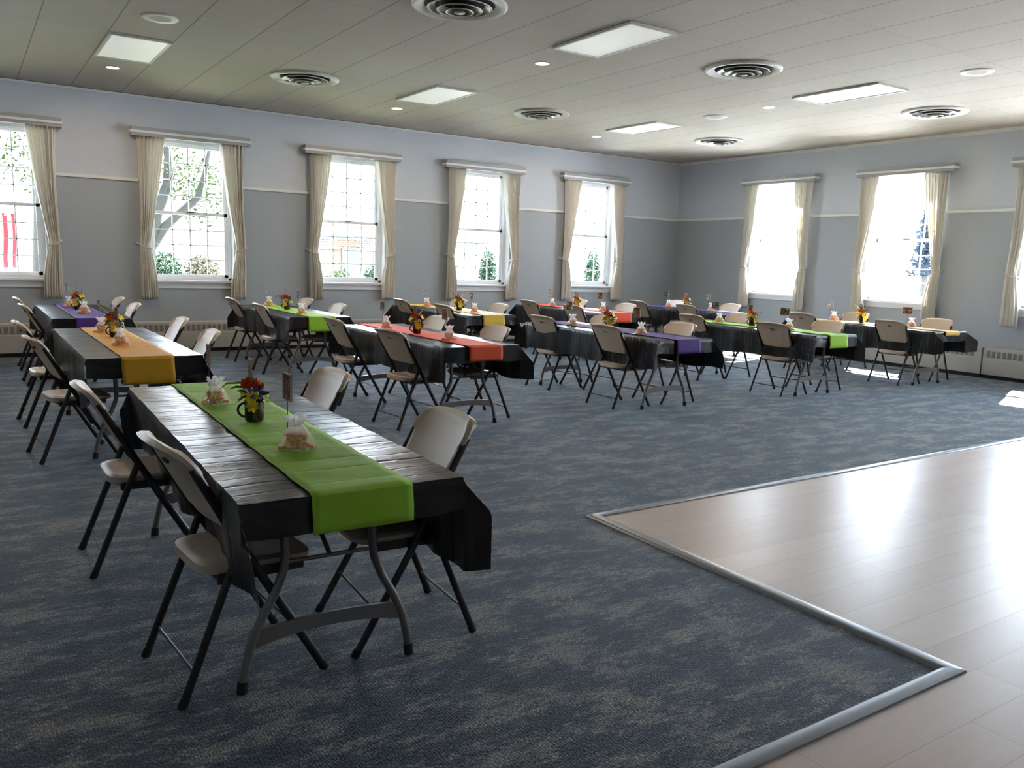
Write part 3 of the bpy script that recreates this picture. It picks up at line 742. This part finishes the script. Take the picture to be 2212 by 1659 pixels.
# ------------------------------------------------------------------ table decorations
def make_bag(seed, spread=.074):
    rnd = random.Random(seed); o = empty('favor_bag')
    p1, p2 = rnd.uniform(0, 6), rnd.uniform(0, 6)
    def fn(u, v):
        t = 2 * PI * u
        prof = [(0, 1.0), (.10, 1.0), (.35, .86), (.60, .66), (.80, .47), (.92, .35), (1, .30)]
        for k in range(len(prof) - 1):
            if prof[k][0] <= v <= prof[k + 1][0]:
                q = (v - prof[k][0]) / (prof[k + 1][0] - prof[k][0]); r = prof[k][1] * (1 - q) + prof[k + 1][1] * q; break
        z = .112 * v
        rr = spread * r * (1 + .10 * (1 - v) * math.sin(2 * t + p1) + .05 * math.sin(5 * t + p2) + .10 * v * math.sin(9 * t + p1))
        return (rr * math.cos(t) * (.50 + .35 * v), rr * math.sin(t), z)
    m = MB(); m.grid(40, 16, fn); m.build('pouch', M['organza'], o)
    def fr(u, v):
        t = 2 * PI * u; r = .021 + .013 * v ** .7
        rr = r * (1 + .30 * v * math.sin(6 * t + p2) + .12 * math.sin(11 * t))
        return (rr * math.cos(t), rr * math.sin(t), .112 + .036 * v * (1 + .25 * math.sin(4 * t + p1)))
    m = MB(); m.grid(44, 7, fr); m.build('ruffle', M['organza2'], o)
    m = MB()
    for k in range(120):
        q = rnd.random(); z = .008 + .070 * q; yy = rnd.uniform(-.034, .034); xx = rnd.uniform(-.020, .020) * (1 - .5 * q)
        m.ball((xx - .006, yy, z), .0075, 7, 4)
    for k in range(26):
        yy = rnd.choice((-1, 1)) * rnd.uniform(.035, spread - .014); m.ball((rnd.uniform(-.02, .02), yy, .008 + rnd.random() * .5 * (spread - abs(yy))), .0075, 7, 4)
    c = m.build('candy', M['candy'], o); c['kind'] = 'stuff'
    m = MB(); m.tube([(.023 * math.cos(a * PI / 6), .023 * math.sin(a * PI / 6), .112) for a in range(13)], .0022, 6); m.build('ribbon', M['frame'], o)
    return o
def make_holder():
    o = empty('card_holder')
    m = MB(); m.lathe([(.001, .0), (.032, 0), (.033, .003), (.028, .006), (.004, .008), (.001, .008)], n=24); m.build('base', M['chrome'], o)
    m = MB(); m.tube([(0, 0, .006), (0, 0, .172)], .0016, 6)
    m.tube([(.0, .0, .172)] + [(0, .010 * math.sin(a * PI / 8), .183 - .011 * math.cos(a * PI / 8)) for a in range(1, 17)], .0015, 6); m.build('wire_clip', M['wire'], o)
    return o
def make_card(w_, h_, mt):
    m = MB(); m.box(-.0035, .0035, -w_ / 2, w_ / 2, 0, h_); o = m.build('photo_card', M['cardedge'], smooth=False)
    m = MB(); e = .005
    for s in (-1, 1): m.box(s * .0036 - .0004, s * .0036 + .0004, -w_ / 2 + e, w_ / 2 - e, e, h_ - e)
    m.build('print', mt, o, smooth=False); return o
def make_mug():
    o = empty('mug')
    m = MB(); m.lathe([(.001, .004), (.034, .0), (.038, .003), (.0405, .010), (.0412, .092), (.040, .0955), (.038, .092), (.0375, .012), (.001, .010)], n=36); m.build('cup', M['mug'], o)
    m = MB(); m.tube([(-.039, 0, .078)] + [(-.040 - .030 * math.sin(PI * k / 10), 0, .047 + .030 * math.cos(PI * k / 10)) for k in range(1, 10)] + [(-.039, 0, .016)], .0052, 8); m.build('handle', M['black'], o)
    return o
def petal_flower(m, c, n, nrm, R, cup=.5, wid=.5, twist=0., layers=1):
    nrm = Vector(nrm).normalized(); a = nrm.orthogonal().normalized(); b = nrm.cross(a); c = Vector(c)
    for L in range(layers):
        rL = R * (1 - .28 * L); cu_ = cup + .45 * L
        for k in range(n):
            t = 2 * PI * (k + .5 * L) / n + twist; d = a * math.cos(t) + b * math.sin(t); e = nrm.cross(d)
            def fn(u, v):
                s = (u - .5) * 2; wdt = wid * rL * math.sin(PI * min(1, .12 + v * .83)) ** .7
                return c + d * (rL * (v ** 1.0) * (1 - .25 * cu_ * v)) + e * (s * wdt) + nrm * (rL * cu_ * v * v * .8 - .12 * rL * s * s)
            m.grid(3, 4, fn)
def blade(m, pts, wd):
    pts = [Vector(p) for p in pts]; n = len(pts)
    vs = []
    for i, p in enumerate(pts):
        d = (pts[min(i + 1, n - 1)] - pts[max(i - 1, 0)]).normalized(); s = d.cross(Vector((0, 0, 1)))
        s = s.normalized() if s.length > .01 else Vector((1, 0, 0)); w_ = wd * math.sin(PI * (.08 + .90 * i / (n - 1))) ** .8
        vs += [p - s * w_, p + Vector((0, 0, -w_ * .4)), p + s * w_]
    fs = []
    for i in range(n - 1):
        b = i * 3; fs += [(b, b + 1, b + 4, b + 3), (b + 1, b + 2, b + 5, b + 4)]
    m.add(vs, fs)
def make_bouquet(seed, style=0):
    rnd = random.Random(seed); o = empty('flower_bouquet'); z0 = .0
    def fl(name, mt, c, n, nrm, R, cup, wid, layers=1, eye=None):
        m = MB(); petal_flower(m, c, n, nrm, R, cup, wid, rnd.uniform(0, 3), layers); f = m.build(name, mt, o)
        if eye:
            m = MB(); m.ball(tuple(Vector(c) + Vector(nrm).normalized() * R * .12), R * .22, 8, 5); m.build('flower_eye', eye, f)
        return f
    # orange rose-like bloom, ambers, yellow daisies spilling down, purple star, lime petals
    fl('orange_bloom', M['orange'], (-.018, .002, .055), 6, (-.1, -.5, .8), .040, .55, .52, 3)
    fl('orange_bloom', M['orange2'], (.010, .012, .050), 6, (.2, .0, .9), .034, .55, .52, 2)
    fl('purple_bloom', M['purple'], (.020, -.020, .030), 6, (.35, -.6, .55), .046, .25, .24)
    fl('yellow_bloom', M['yellow'], (-.002, -.038, .010), 7, (-.1, -1, .35), .030, .25, .34, eye=M['orange2'])
    fl('yellow_bloom', M['yellow'], (.002, -.046, -.022), 7, (.0, -1, .15), .028, .25, .34, eye=M['orange2'])
    fl('yellow_bloom', M['yellow'], (-.040, -.012, .026), 6, (-.8, -.5, .5), .022, .3, .36)
    fl('lime_bloom', M['lime'], (.038, -.006, .012), 5, (.7, -.3, .6), .036, .2, .45)
    if style: fl('yellow_bloom', M['yellow'], (.038, .0, .046), 7, (.7, -.4, .5), .030, .3, .36); fl('yellow_bloom', M['yellow'], (-.045, .0, .036), 7, (-.8, -.3, .6), .030, .3, .36)
    for k in range(16):
        t = rnd.uniform(0, 2 * PI); R = rnd.uniform(.035, .062); z = rnd.uniform(-.012, .045)
        if math.sin(t) < 0 and k % 3: t = -t if k % 2 else PI - t
        if k < 5: t = PI + rnd.uniform(-.7, .7)
        c = Vector((.015 * math.cos(t), .015 * math.sin(t), .0)); e = Vector((R * math.cos(t), R * math.sin(t), z))
        m = MB(); blade(m, [c, (c + e) / 2 + Vector((0, 0, .012)), e, e * 1.22 + Vector((0, 0, -.008))], .013); m.build('leaf', M['leaf'] if k % 3 else M['leafl'], o)
    if style == 0: L = [[(-.01, 0, .03), (-.055, -.004, .064), (-.105, -.006, .062), (-.140, -.008, .030)], [(0, 0, .03), (-.030, -.02, .050), (-.065, -.03, .052), (-.09, -.03, .040)]]
    elif style == 1: L = [[(0, 0, .03), (-.03, .0, .075), (-.075, .01, .12), (-.12, .02, .145)], [(0, 0, .03), (.02, 0, .08), (.05, 0, .11)]]
    else: L = [[(0, 0, .03), (.05, .0, .07), (.09, .0, .070), (.12, .0, .05)], [(0, 0, .03), (-.01, .02, .09), (.005, .03, .12)]]
    for p in L:
        m = MB(); blade(m, p, .018); m.build('long_leaf', M['leafl'] if style else M['leaf'], o)
    m = MB(); m.ball((0, 0, -.012), (.033, .033, .022), 12, 8); m.build('foam', M['leaf'], o)
    return o

chair0 = make_chair(); table0 = make_table()
bags0 = [make_bag(3, .078), make_bag(9, .070)]; holder0 = make_holder(); mug0 = make_mug(); bouq0 = [make_bouquet(4, 0), make_bouquet(6, 1), make_bouquet(8, 2)]
used = set()
def inst(proto):
    if proto.name in used: return copy_tree(proto)
    used.add(proto.name); return proto

# name, centre x, front y, runner, colour words, drop, chairs [(side, x_rear_foot, y_centre, rz)], decorations
TABLES = [
 dict(n='the nearest lime table', x=-11.53, y=-10.475, rz=-.028, press=.20, A=.345, B=.115, run='green', rc='lime green', drop=.125, style=0, mug=-9.29, bags=((-9.90, -11.57), (-8.82, -11.60)),
      ch=[('L', -12.08, -9.985, .085), ('L', -12.165, -8.655, 0), ('R', -10.925, -9.955, -.06), ('R', -10.90, -8.60, 0)], cards='AAA',
      corners={(1, -1): (.80, -.25, .0), (-1, -1): (.12, -.40, .25)}),
 dict(n='the golden yellow table', x=-11.555, y=-6.75, run='gold', rc='golden yellow', drop=.19, style=1, mug=-5.34, bags=((-6.02, -11.61), (-4.95, -11.60)),
      ch=[('L', -12.23, -6.30, .12), ('L', -12.24, -4.95, .06), ('R', -10.93, -6.06, -.03), ('R', -10.88, -4.72, 0)], cards='A-A'),
 dict(n='the purple table under the flag window', x=-11.47, y=-3.22, run='purple', rc='purple', drop=.12, style=1, mug=-1.90, bags=((-2.59, -11.48), (-1.45, -11.52)),
      ch=[('L', -12.08, -2.60, .05), ('L', -12.07, -1.28, 0), ('R', -10.92, -2.48, 0), ('R', -10.90, -1.20, 0)], cards='B-B'),
 dict(n='the far lime table', x=-9.02, y=-3.31, run='green', rc='lime green', drop=.18, style=0, mug=-2.07, bags=((-2.92, -9.12), (-1.39, -9.05)),
      ch=[('L', -9.56, -2.55, 0), ('L', -9.54, -1.20, 0), ('R', -8.49, -2.62, 0), ('R', -8.46, -1.32, 0)], cards='BAB'),
 dict(n='the big orange-red table', x=-8.85, y=-6.79, run='red', rc='orange-red', drop=.13, style=1, mug=-5.62, bags=((-6.32, -8.93), (-5.08, -8.98)),
      ch=[('L', -9.53, -6.27, .10), ('L', -9.52, -4.93, 0), ('R', -8.29, -6.16, 0), ('R', -8.23, -4.86, 0)], cards='AAB',
      corners={(1, -1): (.75, -.45, .10), (-1, -1): (.15, .10, .25)}),
 dict(n='the pale yellow table', x=-6.60, y=-3.33, run='yellow', rc='pale yellow', drop=.15, style=1, mug=-2.42, bags=((-2.92, -6.64), (-1.60, -6.70)),
      ch=[('L', -7.09, -2.76, 0), ('L', -7.09, -1.44, 0), ('R', -6.03, -2.66, 0), ('R', -6.02, -1.45, 0)], cards='CAD'),
 dict(n='the orange table near the corner', x=-4.20, y=-3.22, run='red', rc='orange', drop=.145, style=2, mug=-2.10, bags=((-2.75, -4.18), (-1.62, -4.35)),
      ch=[('L', -4.98, -2.95, 0), ('L', -4.93, -1.72, 0), ('R', -3.57, -2.65, 0), ('R', -3.66, -1.50, 0)], cards='ABE'),
 dict(n='the middle purple table', x=-6.45, y=-6.83, run='purple', rc='purple', drop=.145, style=1, mug=-5.60, bags=((-6.31, -6.60), (-5.12, -6.60)),
      ch=[('L', -7.05, -6.22, 0), ('L', -6.94, -4.92, .05), ('R', -5.845, -6.18, 0), ('R', -6.00, -5.02, 0)], cards='AEC'),
 dict(n='the lime table nearest the sunny wall', x=-4.05, y=-6.88, run='green', rc='lime green', drop=.155, style=2, mug=-5.62, bags=((-6.27, -4.14), (-5.10, -4.10)),
      ch=[('L', -4.60, -6.36, .06), ('L', -4.55, -4.98, 0), ('R', -3.36, -6.30, 0), ('R', -3.52, -4.98, 0)], cards='CBB'),
 dict(n='the sunlit table beside the right wall', x=-1.66, y=-6.92, run='cream', rc='pale gold', drop=.06, style=1, mug=-5.60, bags=((-6.34, -1.62), (-5.05, -1.55)),  # looks white only from sun glare on the same black vinyl
      ch=[('L', -2.22, -6.37, 0), ('L', -2.22, -4.95, 0), ('R', -.86, -6.30, 0), ('R', -.80, -4.95, 0)], cards='ECD',
      corners={(1, -1): (1.15, -.55, -.25), (-1, -1): (.1, -.9, -.3)}),
 dict(n='the purple table in the corner', x=-1.95, y=-3.50, run='purple', rc='purple', drop=.12, style=2, mug=-2.35, bags=((-2.93, -1.95), (-1.95, -2.00)),
      ch=[('L', -2.56, -2.90, 0), ('L', -2.58, -1.72, 0), ('R', -1.26, -2.78, 0), ('R', -1.46, -1.66, 0)], cards='DBB'),
]
CARDM = dict(A='photoA', B='photoB', C='photoC', D='photoD', E='photoE')
CARDN = dict(A='brown', B='grey', C='green', D='blue', E='red-brown')
for ti, T in enumerate(TABLES):
    n = T['n']; cy_ = T['y'] + TL / 2; x = T['x']
    t = inst(table0); t.location = (x, cy_, 0); t.rotation_euler = (0, 0, T.get('rz', 0)); tag(t, 'grey-legged folding table under ' + ('the black cloth, ' if 0 else 'black vinyl, ') + n, 'table', 'folding banquet tables')
    c = cloth_mesh(20 + ti, T.get('A', .305), T.get('B', .135), corners=T.get('corners'), press=T.get('press', .02)).build('tablecloth', M['vinyl'], loc=(x, cy_, 0))
    c.rotation_euler = (0, 0, T.get('rz', 0))
    tag(c, 'glossy black vinyl cloth covering ' + n, 'tablecloth', 'black vinyl tablecloths')
    r = runner_mesh(50 + ti, T['drop']).build('table_runner', RUN[T['run']], loc=(x + .01, cy_, 0), solid=.0012)
    r.rotation_euler = (0, 0, T.get('rz', 0))
    tag(r, '%s cloth runner laid along %s' % (T['rc'], n), 'table runner', 'coloured table runners')
    zt = TZ + .0135
    for bi, (by, bx) in enumerate(T['bags']):
        end = 'near' if bi == 0 else 'far'
        b = inst(bags0[(ti + bi) % 2]); b.scale = (1, 1, .86); b.location = (bx, by, zt); b.rotation_euler = (0, 0, math.atan2(by - CAM.y, bx - CAM.x) + .3 * math.sin(ti * 3 + bi))
        tag(b, 'white organza candy bag at the %s end of %s' % (end, n), 'gift bag', 'organza candy bags')
        h = inst(holder0); hx_, hy_ = bx - .012, by + .066; h.location = (hx_, hy_, zt)
        h.rotation_euler = (0, 0, 0); tag(h, 'wire card holder behind the %s bag on %s' % (end, n), 'card holder', 'wire card holders')
        k = 'A' if T['cards'][bi * 2] == '-' else T['cards'][bi * 2]
        wide = k in 'CBE' and ti in (8, 9)
        cdm = make_card(.125 if wide else .095, .095 if wide else .105, M[CARDM[k]]); cdm.location = (hx_, hy_, zt + .178)
        cdm.rotation_euler = (0, 0, .12 * math.sin(ti * 2.3 + bi * 4) + (.22 if ti > 6 else 0))
        tag(cdm, '%s photo card above the %s bag on %s' % (CARDN[k], end, n), 'photo card', 'photo cards on wire holders')
    mx_ = x + (-.02 if ti == 0 else -.05 if ti in (4,) else 0); my = T['mug']
    mg = inst(mug0); mg.location = (mx_, my, zt); mg.rotation_euler = (0, 0, -.50); tag(mg, 'black patterned mug vase on ' + n, 'mug', 'black mug vases')
    bq = inst(bouq0[T['style']]); bq.location = (mx_, my, zt + .098); bq.rotation_euler = (0, 0, -.50 + .3 * math.sin(ti * 1.7)); tag(bq, 'orange, yellow and purple flowers in the mug on ' + n, 'flowers', 'silk flower bouquets')
    bq.scale = (1.28, 1.28, 1.25) if ti else (1.08, 1.08, 1.12)
    cdm = make_card(.070, .105, M[CARDM['A' if ti % 2 == 0 else 'B']]); cdm.location = (mx_ - .006, my + .032, zt + .165); cdm.rotation_euler = (0, 0, -.15 + .2 * math.sin(ti * 5))
    mm = MB(); mm.tube([(0, 0, -.135), (0, 0, .002)], .0016, 6); mm.build('stick', M['wire'], cdm)
    tag(cdm, 'dark photo card standing in the mug on ' + n, 'photo card', 'photo cards standing in mugs')
    for (sd_, xr, yc, rz) in T['ch']:
        end = 'near' if yc < cy_ else 'far'
        ch = inst(chair0)
        ch.location = (xr, yc, 0); ch.rotation_euler = (0, 0, rz if sd_ == 'L' else PI + rz)
        if sd_ == 'L': tag(ch, 'beige folding chair, back towards us, %s end of %s' % (end, n), 'chair', 'beige folding chairs at the tables')
        else: tag(ch, 'beige folding chair facing the viewer, %s end of %s' % (end, n), 'chair', 'beige folding chairs at the tables')

# ------------------------------------------------------------------ outside
m = MB(); m.box(-60, 80, TH, 90, -.55, -.35); m.box(TH, 80, -60, TH, -.55, -.35); struct(m.build('ground', M['ground'], smooth=False))
m = MB(); m.box(-40, -3.5, 1.2, 13, -.35, -.33); m.box(-3.5, 40, 4.0, 13, -.35, -.33); struct(m.build('lawn', M['grass'], smooth=False))  # lawn pulled closer at the left to cut light bounced indoors
m = MB(); m.box(X0, TH + .35, TH, TH + 1.05, H - .02, H + .16); struct(m.build('shading_eave', M['added_eave'], smooth=False))  # unseen eave added to keep sun off the north windows
m = MB(); m.box(X0 - .3, TH + .3, Y0 - .3, TH, H + .1, H + .2); struct(m.build('roof', M['roofm'], smooth=False))
def leaf_cluster(m, c, R, n, s, rnd):
    for k in range(n):
        while True:
            p = Vector((rnd.uniform(-1, 1), rnd.uniform(-1, 1), rnd.uniform(-1, 1)))
            if p.length < 1: break
        p = Vector((c[0] + p.x * R[0], c[1] + p.y * R[1], c[2] + p.z * R[2])); a = Vector((rnd.gauss(0, 1), rnd.gauss(0, 1), rnd.gauss(0, 1))).normalized(); b = a.orthogonal().normalized()
        q = s * rnd.uniform(.6, 1.3); m.add([p - a * q, p - b * q * .5, p + a * q, p + b * q * .5], [(0, 1, 2, 3)])
rnd = random.Random(5)
tr = empty('tree', (-9.9, 5.2, -.35)); tag(tr, 'broad tree with thick branches outside the second window', 'tree')
m = MB()
T_ = lambda L: [(x + 9.9, y - 5.2, z + .35) for x, y, z in L]
m.tube(T_([(-9.75, 5.2, -.35), (-9.70, 5.2, .5), (-9.52, 5.1, 1.35), (-9.30, 5.0, 2.2), (-9.08, 5.0, 2.75), (-9.05, 5.0, 3.3), (-9.2, 5.1, 4.4)]), [.22, .18, .14, .12, .11, .09, .05], 10)
m.tube(T_([(-9.52, 5.1, 1.35), (-9.15, 5.0, 1.95), (-8.85, 4.9, 2.25), (-8.55, 4.8, 2.55), (-8.42, 4.8, 3.0), (-8.2, 4.9, 3.9)]), [.11, .09, .08, .075, .05, .03], 8)
m.tube(T_([(-9.6, 5.1, 1.0), (-9.95, 5.3, 2.2), (-10.2, 5.5, 3.6)]), [.12, .09, .05], 8)
m.tube(T_([(-8.85, 4.9, 2.25), (-8.3, 5.2, 2.2), (-7.6, 5.6, 2.5)]), [.06, .04, .02], 8)
m.build('trunk', M['bark'], tr)
m = MB()
for c, R, n in [((-9.1, 5.4, 4.4), (1.9, 1.3, 1.1), 2400), ((-8.6, 5.0, 2.9), (.9, .6, .5), 500), ((-9.9, 4.9, 2.2), (.6, .5, .9), 420), ((-8.2, 5.3, 2.2), (.6, .5, .35), 160), ((-11.2, 5.6, 3.2), (.9, .8, .8), 500)]:
    leaf_cluster(m, (c[0] + 9.9, c[1] - 5.2, c[2] + .35), R, n, .055, rnd)
f = m.build('foliage', M['fol'], tr, smooth=False); f['kind'] = 'stuff'
def bush(x, y, z0, R, n, mt, lab, s=.045, name='bush', cat='bush'):
    o = empty(name, (x, y, -.35)); tag(o, lab, cat)
    m = MB(); m.tube([(0, 0, 0), (0, 0, z0 + .35)], .03, 6); m.build('stem', M['bark'], o)
    m = MB(); leaf_cluster(m, (0, 0, z0 + .35), R, n, s, rnd); f = m.build('foliage', mt, o, smooth=False); f['kind'] = 'stuff'
bush(-8.95, 6.3, .85, (.45, .5, .60), 3800, M['fol2'], 'round green bush outside the second window')
bush(-8.10, 6.6, .85, (.45, .5, .55), 2600, M['fol3'], 'dry tan shrub outside the second window')
bush(-5.35, 5.6, .65, (.38, .35, .50), 1500, M['fol'], 'low yellow-green shrub outside the third window')
bush(-4.70, 6.9, .70, (.36, .35, .48), 1500, M['fol'], 'second low shrub right of the yellow-green one outside the third window')
bush(-4.15, 6.0, .80, (.30, .35, .55), 1800, M['fol2'], 'dark green shrub at the right of the third window')
bush(-1.42, 5.2, .85, (.22, .30, 1.0), 4200, M['fol2'], 'tall narrow green shrub outside the fourth window', name='columnar_shrub', cat='shrub')
bush(1.98, 5.2, .85, (.24, .30, 1.0), 4200, M['fol2'], 'tall narrow green shrub outside the corner window', name='columnar_shrub', cat='shrub')
bush(-6.6, 9.5, 3.2, (2.0, 1.5, .7), 900, M['fol'], 'loose leafy tree beyond the third window', s=.07, name='leafy_tree', cat='tree')
def sky_blocker(x, y, R, n, lab):  # trees added with crowns out of view, to cut sky light at the left
    o = empty('sky_blocker_tree', (x, y, -.35)); tag(o, lab, 'tree')
    m = MB(); m.tube([(0, 0, 0), (.1, 0, 2.5), (0, .1, 5.6)], [.25, .2, .1], 10); m.build('trunk', M['bark'], o)
    m = MB(); leaf_cluster(m, (0, 0, 6.6), R, n, .13, rnd); f = m.build('foliage', M['fol'], o, smooth=False); f['kind'] = 'stuff'
sky_blocker(-15.6, 6.5, (3.4, 4.6, 1.9), 5200, 'added tree blocking sky light outside, left of the flag window')
sky_blocker(-11.2, 7.2, (2.6, 4.6, 1.9), 4200, 'added tree blocking sky light between the first two windows')
cf = empty('conifer', (12.5, 1.8, -.35)); tag(cf, 'dark blue conifer outside the middle window of the right wall', 'tree')
m = MB(); m.tube([(0, 0, 0), (0, 0, 4.5)], .10, 8); m.build('trunk', M['bark'], cf)
m = MB()
for k in range(6): leaf_cluster(m, (0, 0, 2.0 + .36 * k), (.62 - .08 * k, .62 - .08 * k, .32), 420, .075, rnd)
f = m.build('foliage', M['conifer'], cf, smooth=False); f['kind'] = 'stuff'
# brick house opposite the third window
hs = empty('brick_house', (0, 18, -.35)); tag(hs, 'low brick house with dark door and fascia across the lawn', 'house')
m = MB(); m.box(-4.5, 5.5, 0, 6, 0, 3.0); m.build('wall', M['brick'], hs, smooth=False)
m = MB(); m.box(-4.9, 5.9, -.6, -.35, 2.42, 2.60); m.build('fascia', M['fascia'], hs, smooth=False)
m = MB(); m.add([(-4.9, -.6, 2.6), (5.9, -.6, 2.6), (5.9, 3, 4.2), (-4.9, 3, 4.2), (-4.9, 6.6, 2.6), (5.9, 6.6, 2.6)], [(0, 1, 2, 3), (3, 2, 5, 4), (0, 3, 4), (1, 5, 2)]); m.build('roof', M['roofm'], hs, smooth=False)
m = MB(); m.box(-.25, .55, -.05, .02, .05, 2.15); d_ = m.build('door', M['slate'], hs, smooth=False)
for xa in (1.0, 1.75):
    m = MB(); m.box(xa, xa + .62, -.05, .02, .9, 2.1); wd_ = m.build('window', M['siding'], hs, smooth=False)
    m = MB(); m.box(xa + .05, xa + .57, -.06, -.045, .96, 2.04); m.build('pane', M['hglass'], wd_, smooth=False)
m = MB(); m.box(-3.2, -2.2, -.05, .02, .9, 2.1); wd_ = m.build('window', M['siding'], hs, smooth=False)
m = MB(); m.box(-3.14, -2.26, -.06, -.045, .96, 2.04); m.build('pane', M['hglass'], wd_, smooth=False)
# pale house beyond the right wall windows
h2 = empty('pale_house', (22, -4, -.35)); tag(h2, 'pale sided house beyond the right wall windows', 'house')
m = MB(); m.box(0, 6, -6, 5, 0, 3.2); m.build('wall', M['siding'], h2, smooth=False)
m = MB(); m.add([(-.5, -6.5, 3.2), (-.5, 5.5, 3.2), (3, 5.5, 5), (3, -6.5, 5), (6.5, -6.5, 3.2), (6.5, 5.5, 3.2)], [(0, 3, 2, 1), (3, 4, 5, 2), (0, 4, 3), (1, 2, 5)]); m.build('roof', M['siding'], h2, smooth=False)
# flag hanging vertically outside the first window
fl = empty('hanging_flag', (-12.36, 1.2, 0)); tag(fl, 'striped red and white flag hanging outside the leftmost window', 'flag')
def stripes(par, odd):
    m = MB(); sw = .0565; x1 = .455
    for k in range(13):
        if (k % 2 == 0) != odd: continue
        xb = x1 - k * sw; xa = xb - sw; top = 1.93; bot = 1.15
        if k > 5: top = 1.93 - .0
        m.grid(2, 14, lambda u, v: (xa + (xb - xa) * u + .012 * math.sin(v * 5), .02 * math.sin((xa + (xb - xa) * u) * 20 + v * 4), top - (top - bot) * v))
    return m.build('red_stripes' if odd else 'white_stripes', M['red'] if odd else M['flagw'], par, solid=.002)
stripes(fl, True); stripes(fl, False)
m = MB(); m.tube([(-.35, 0, 1.94), (.50, 0, 1.94)], .008, 8); m.build('pole', M['rodm'], fl)
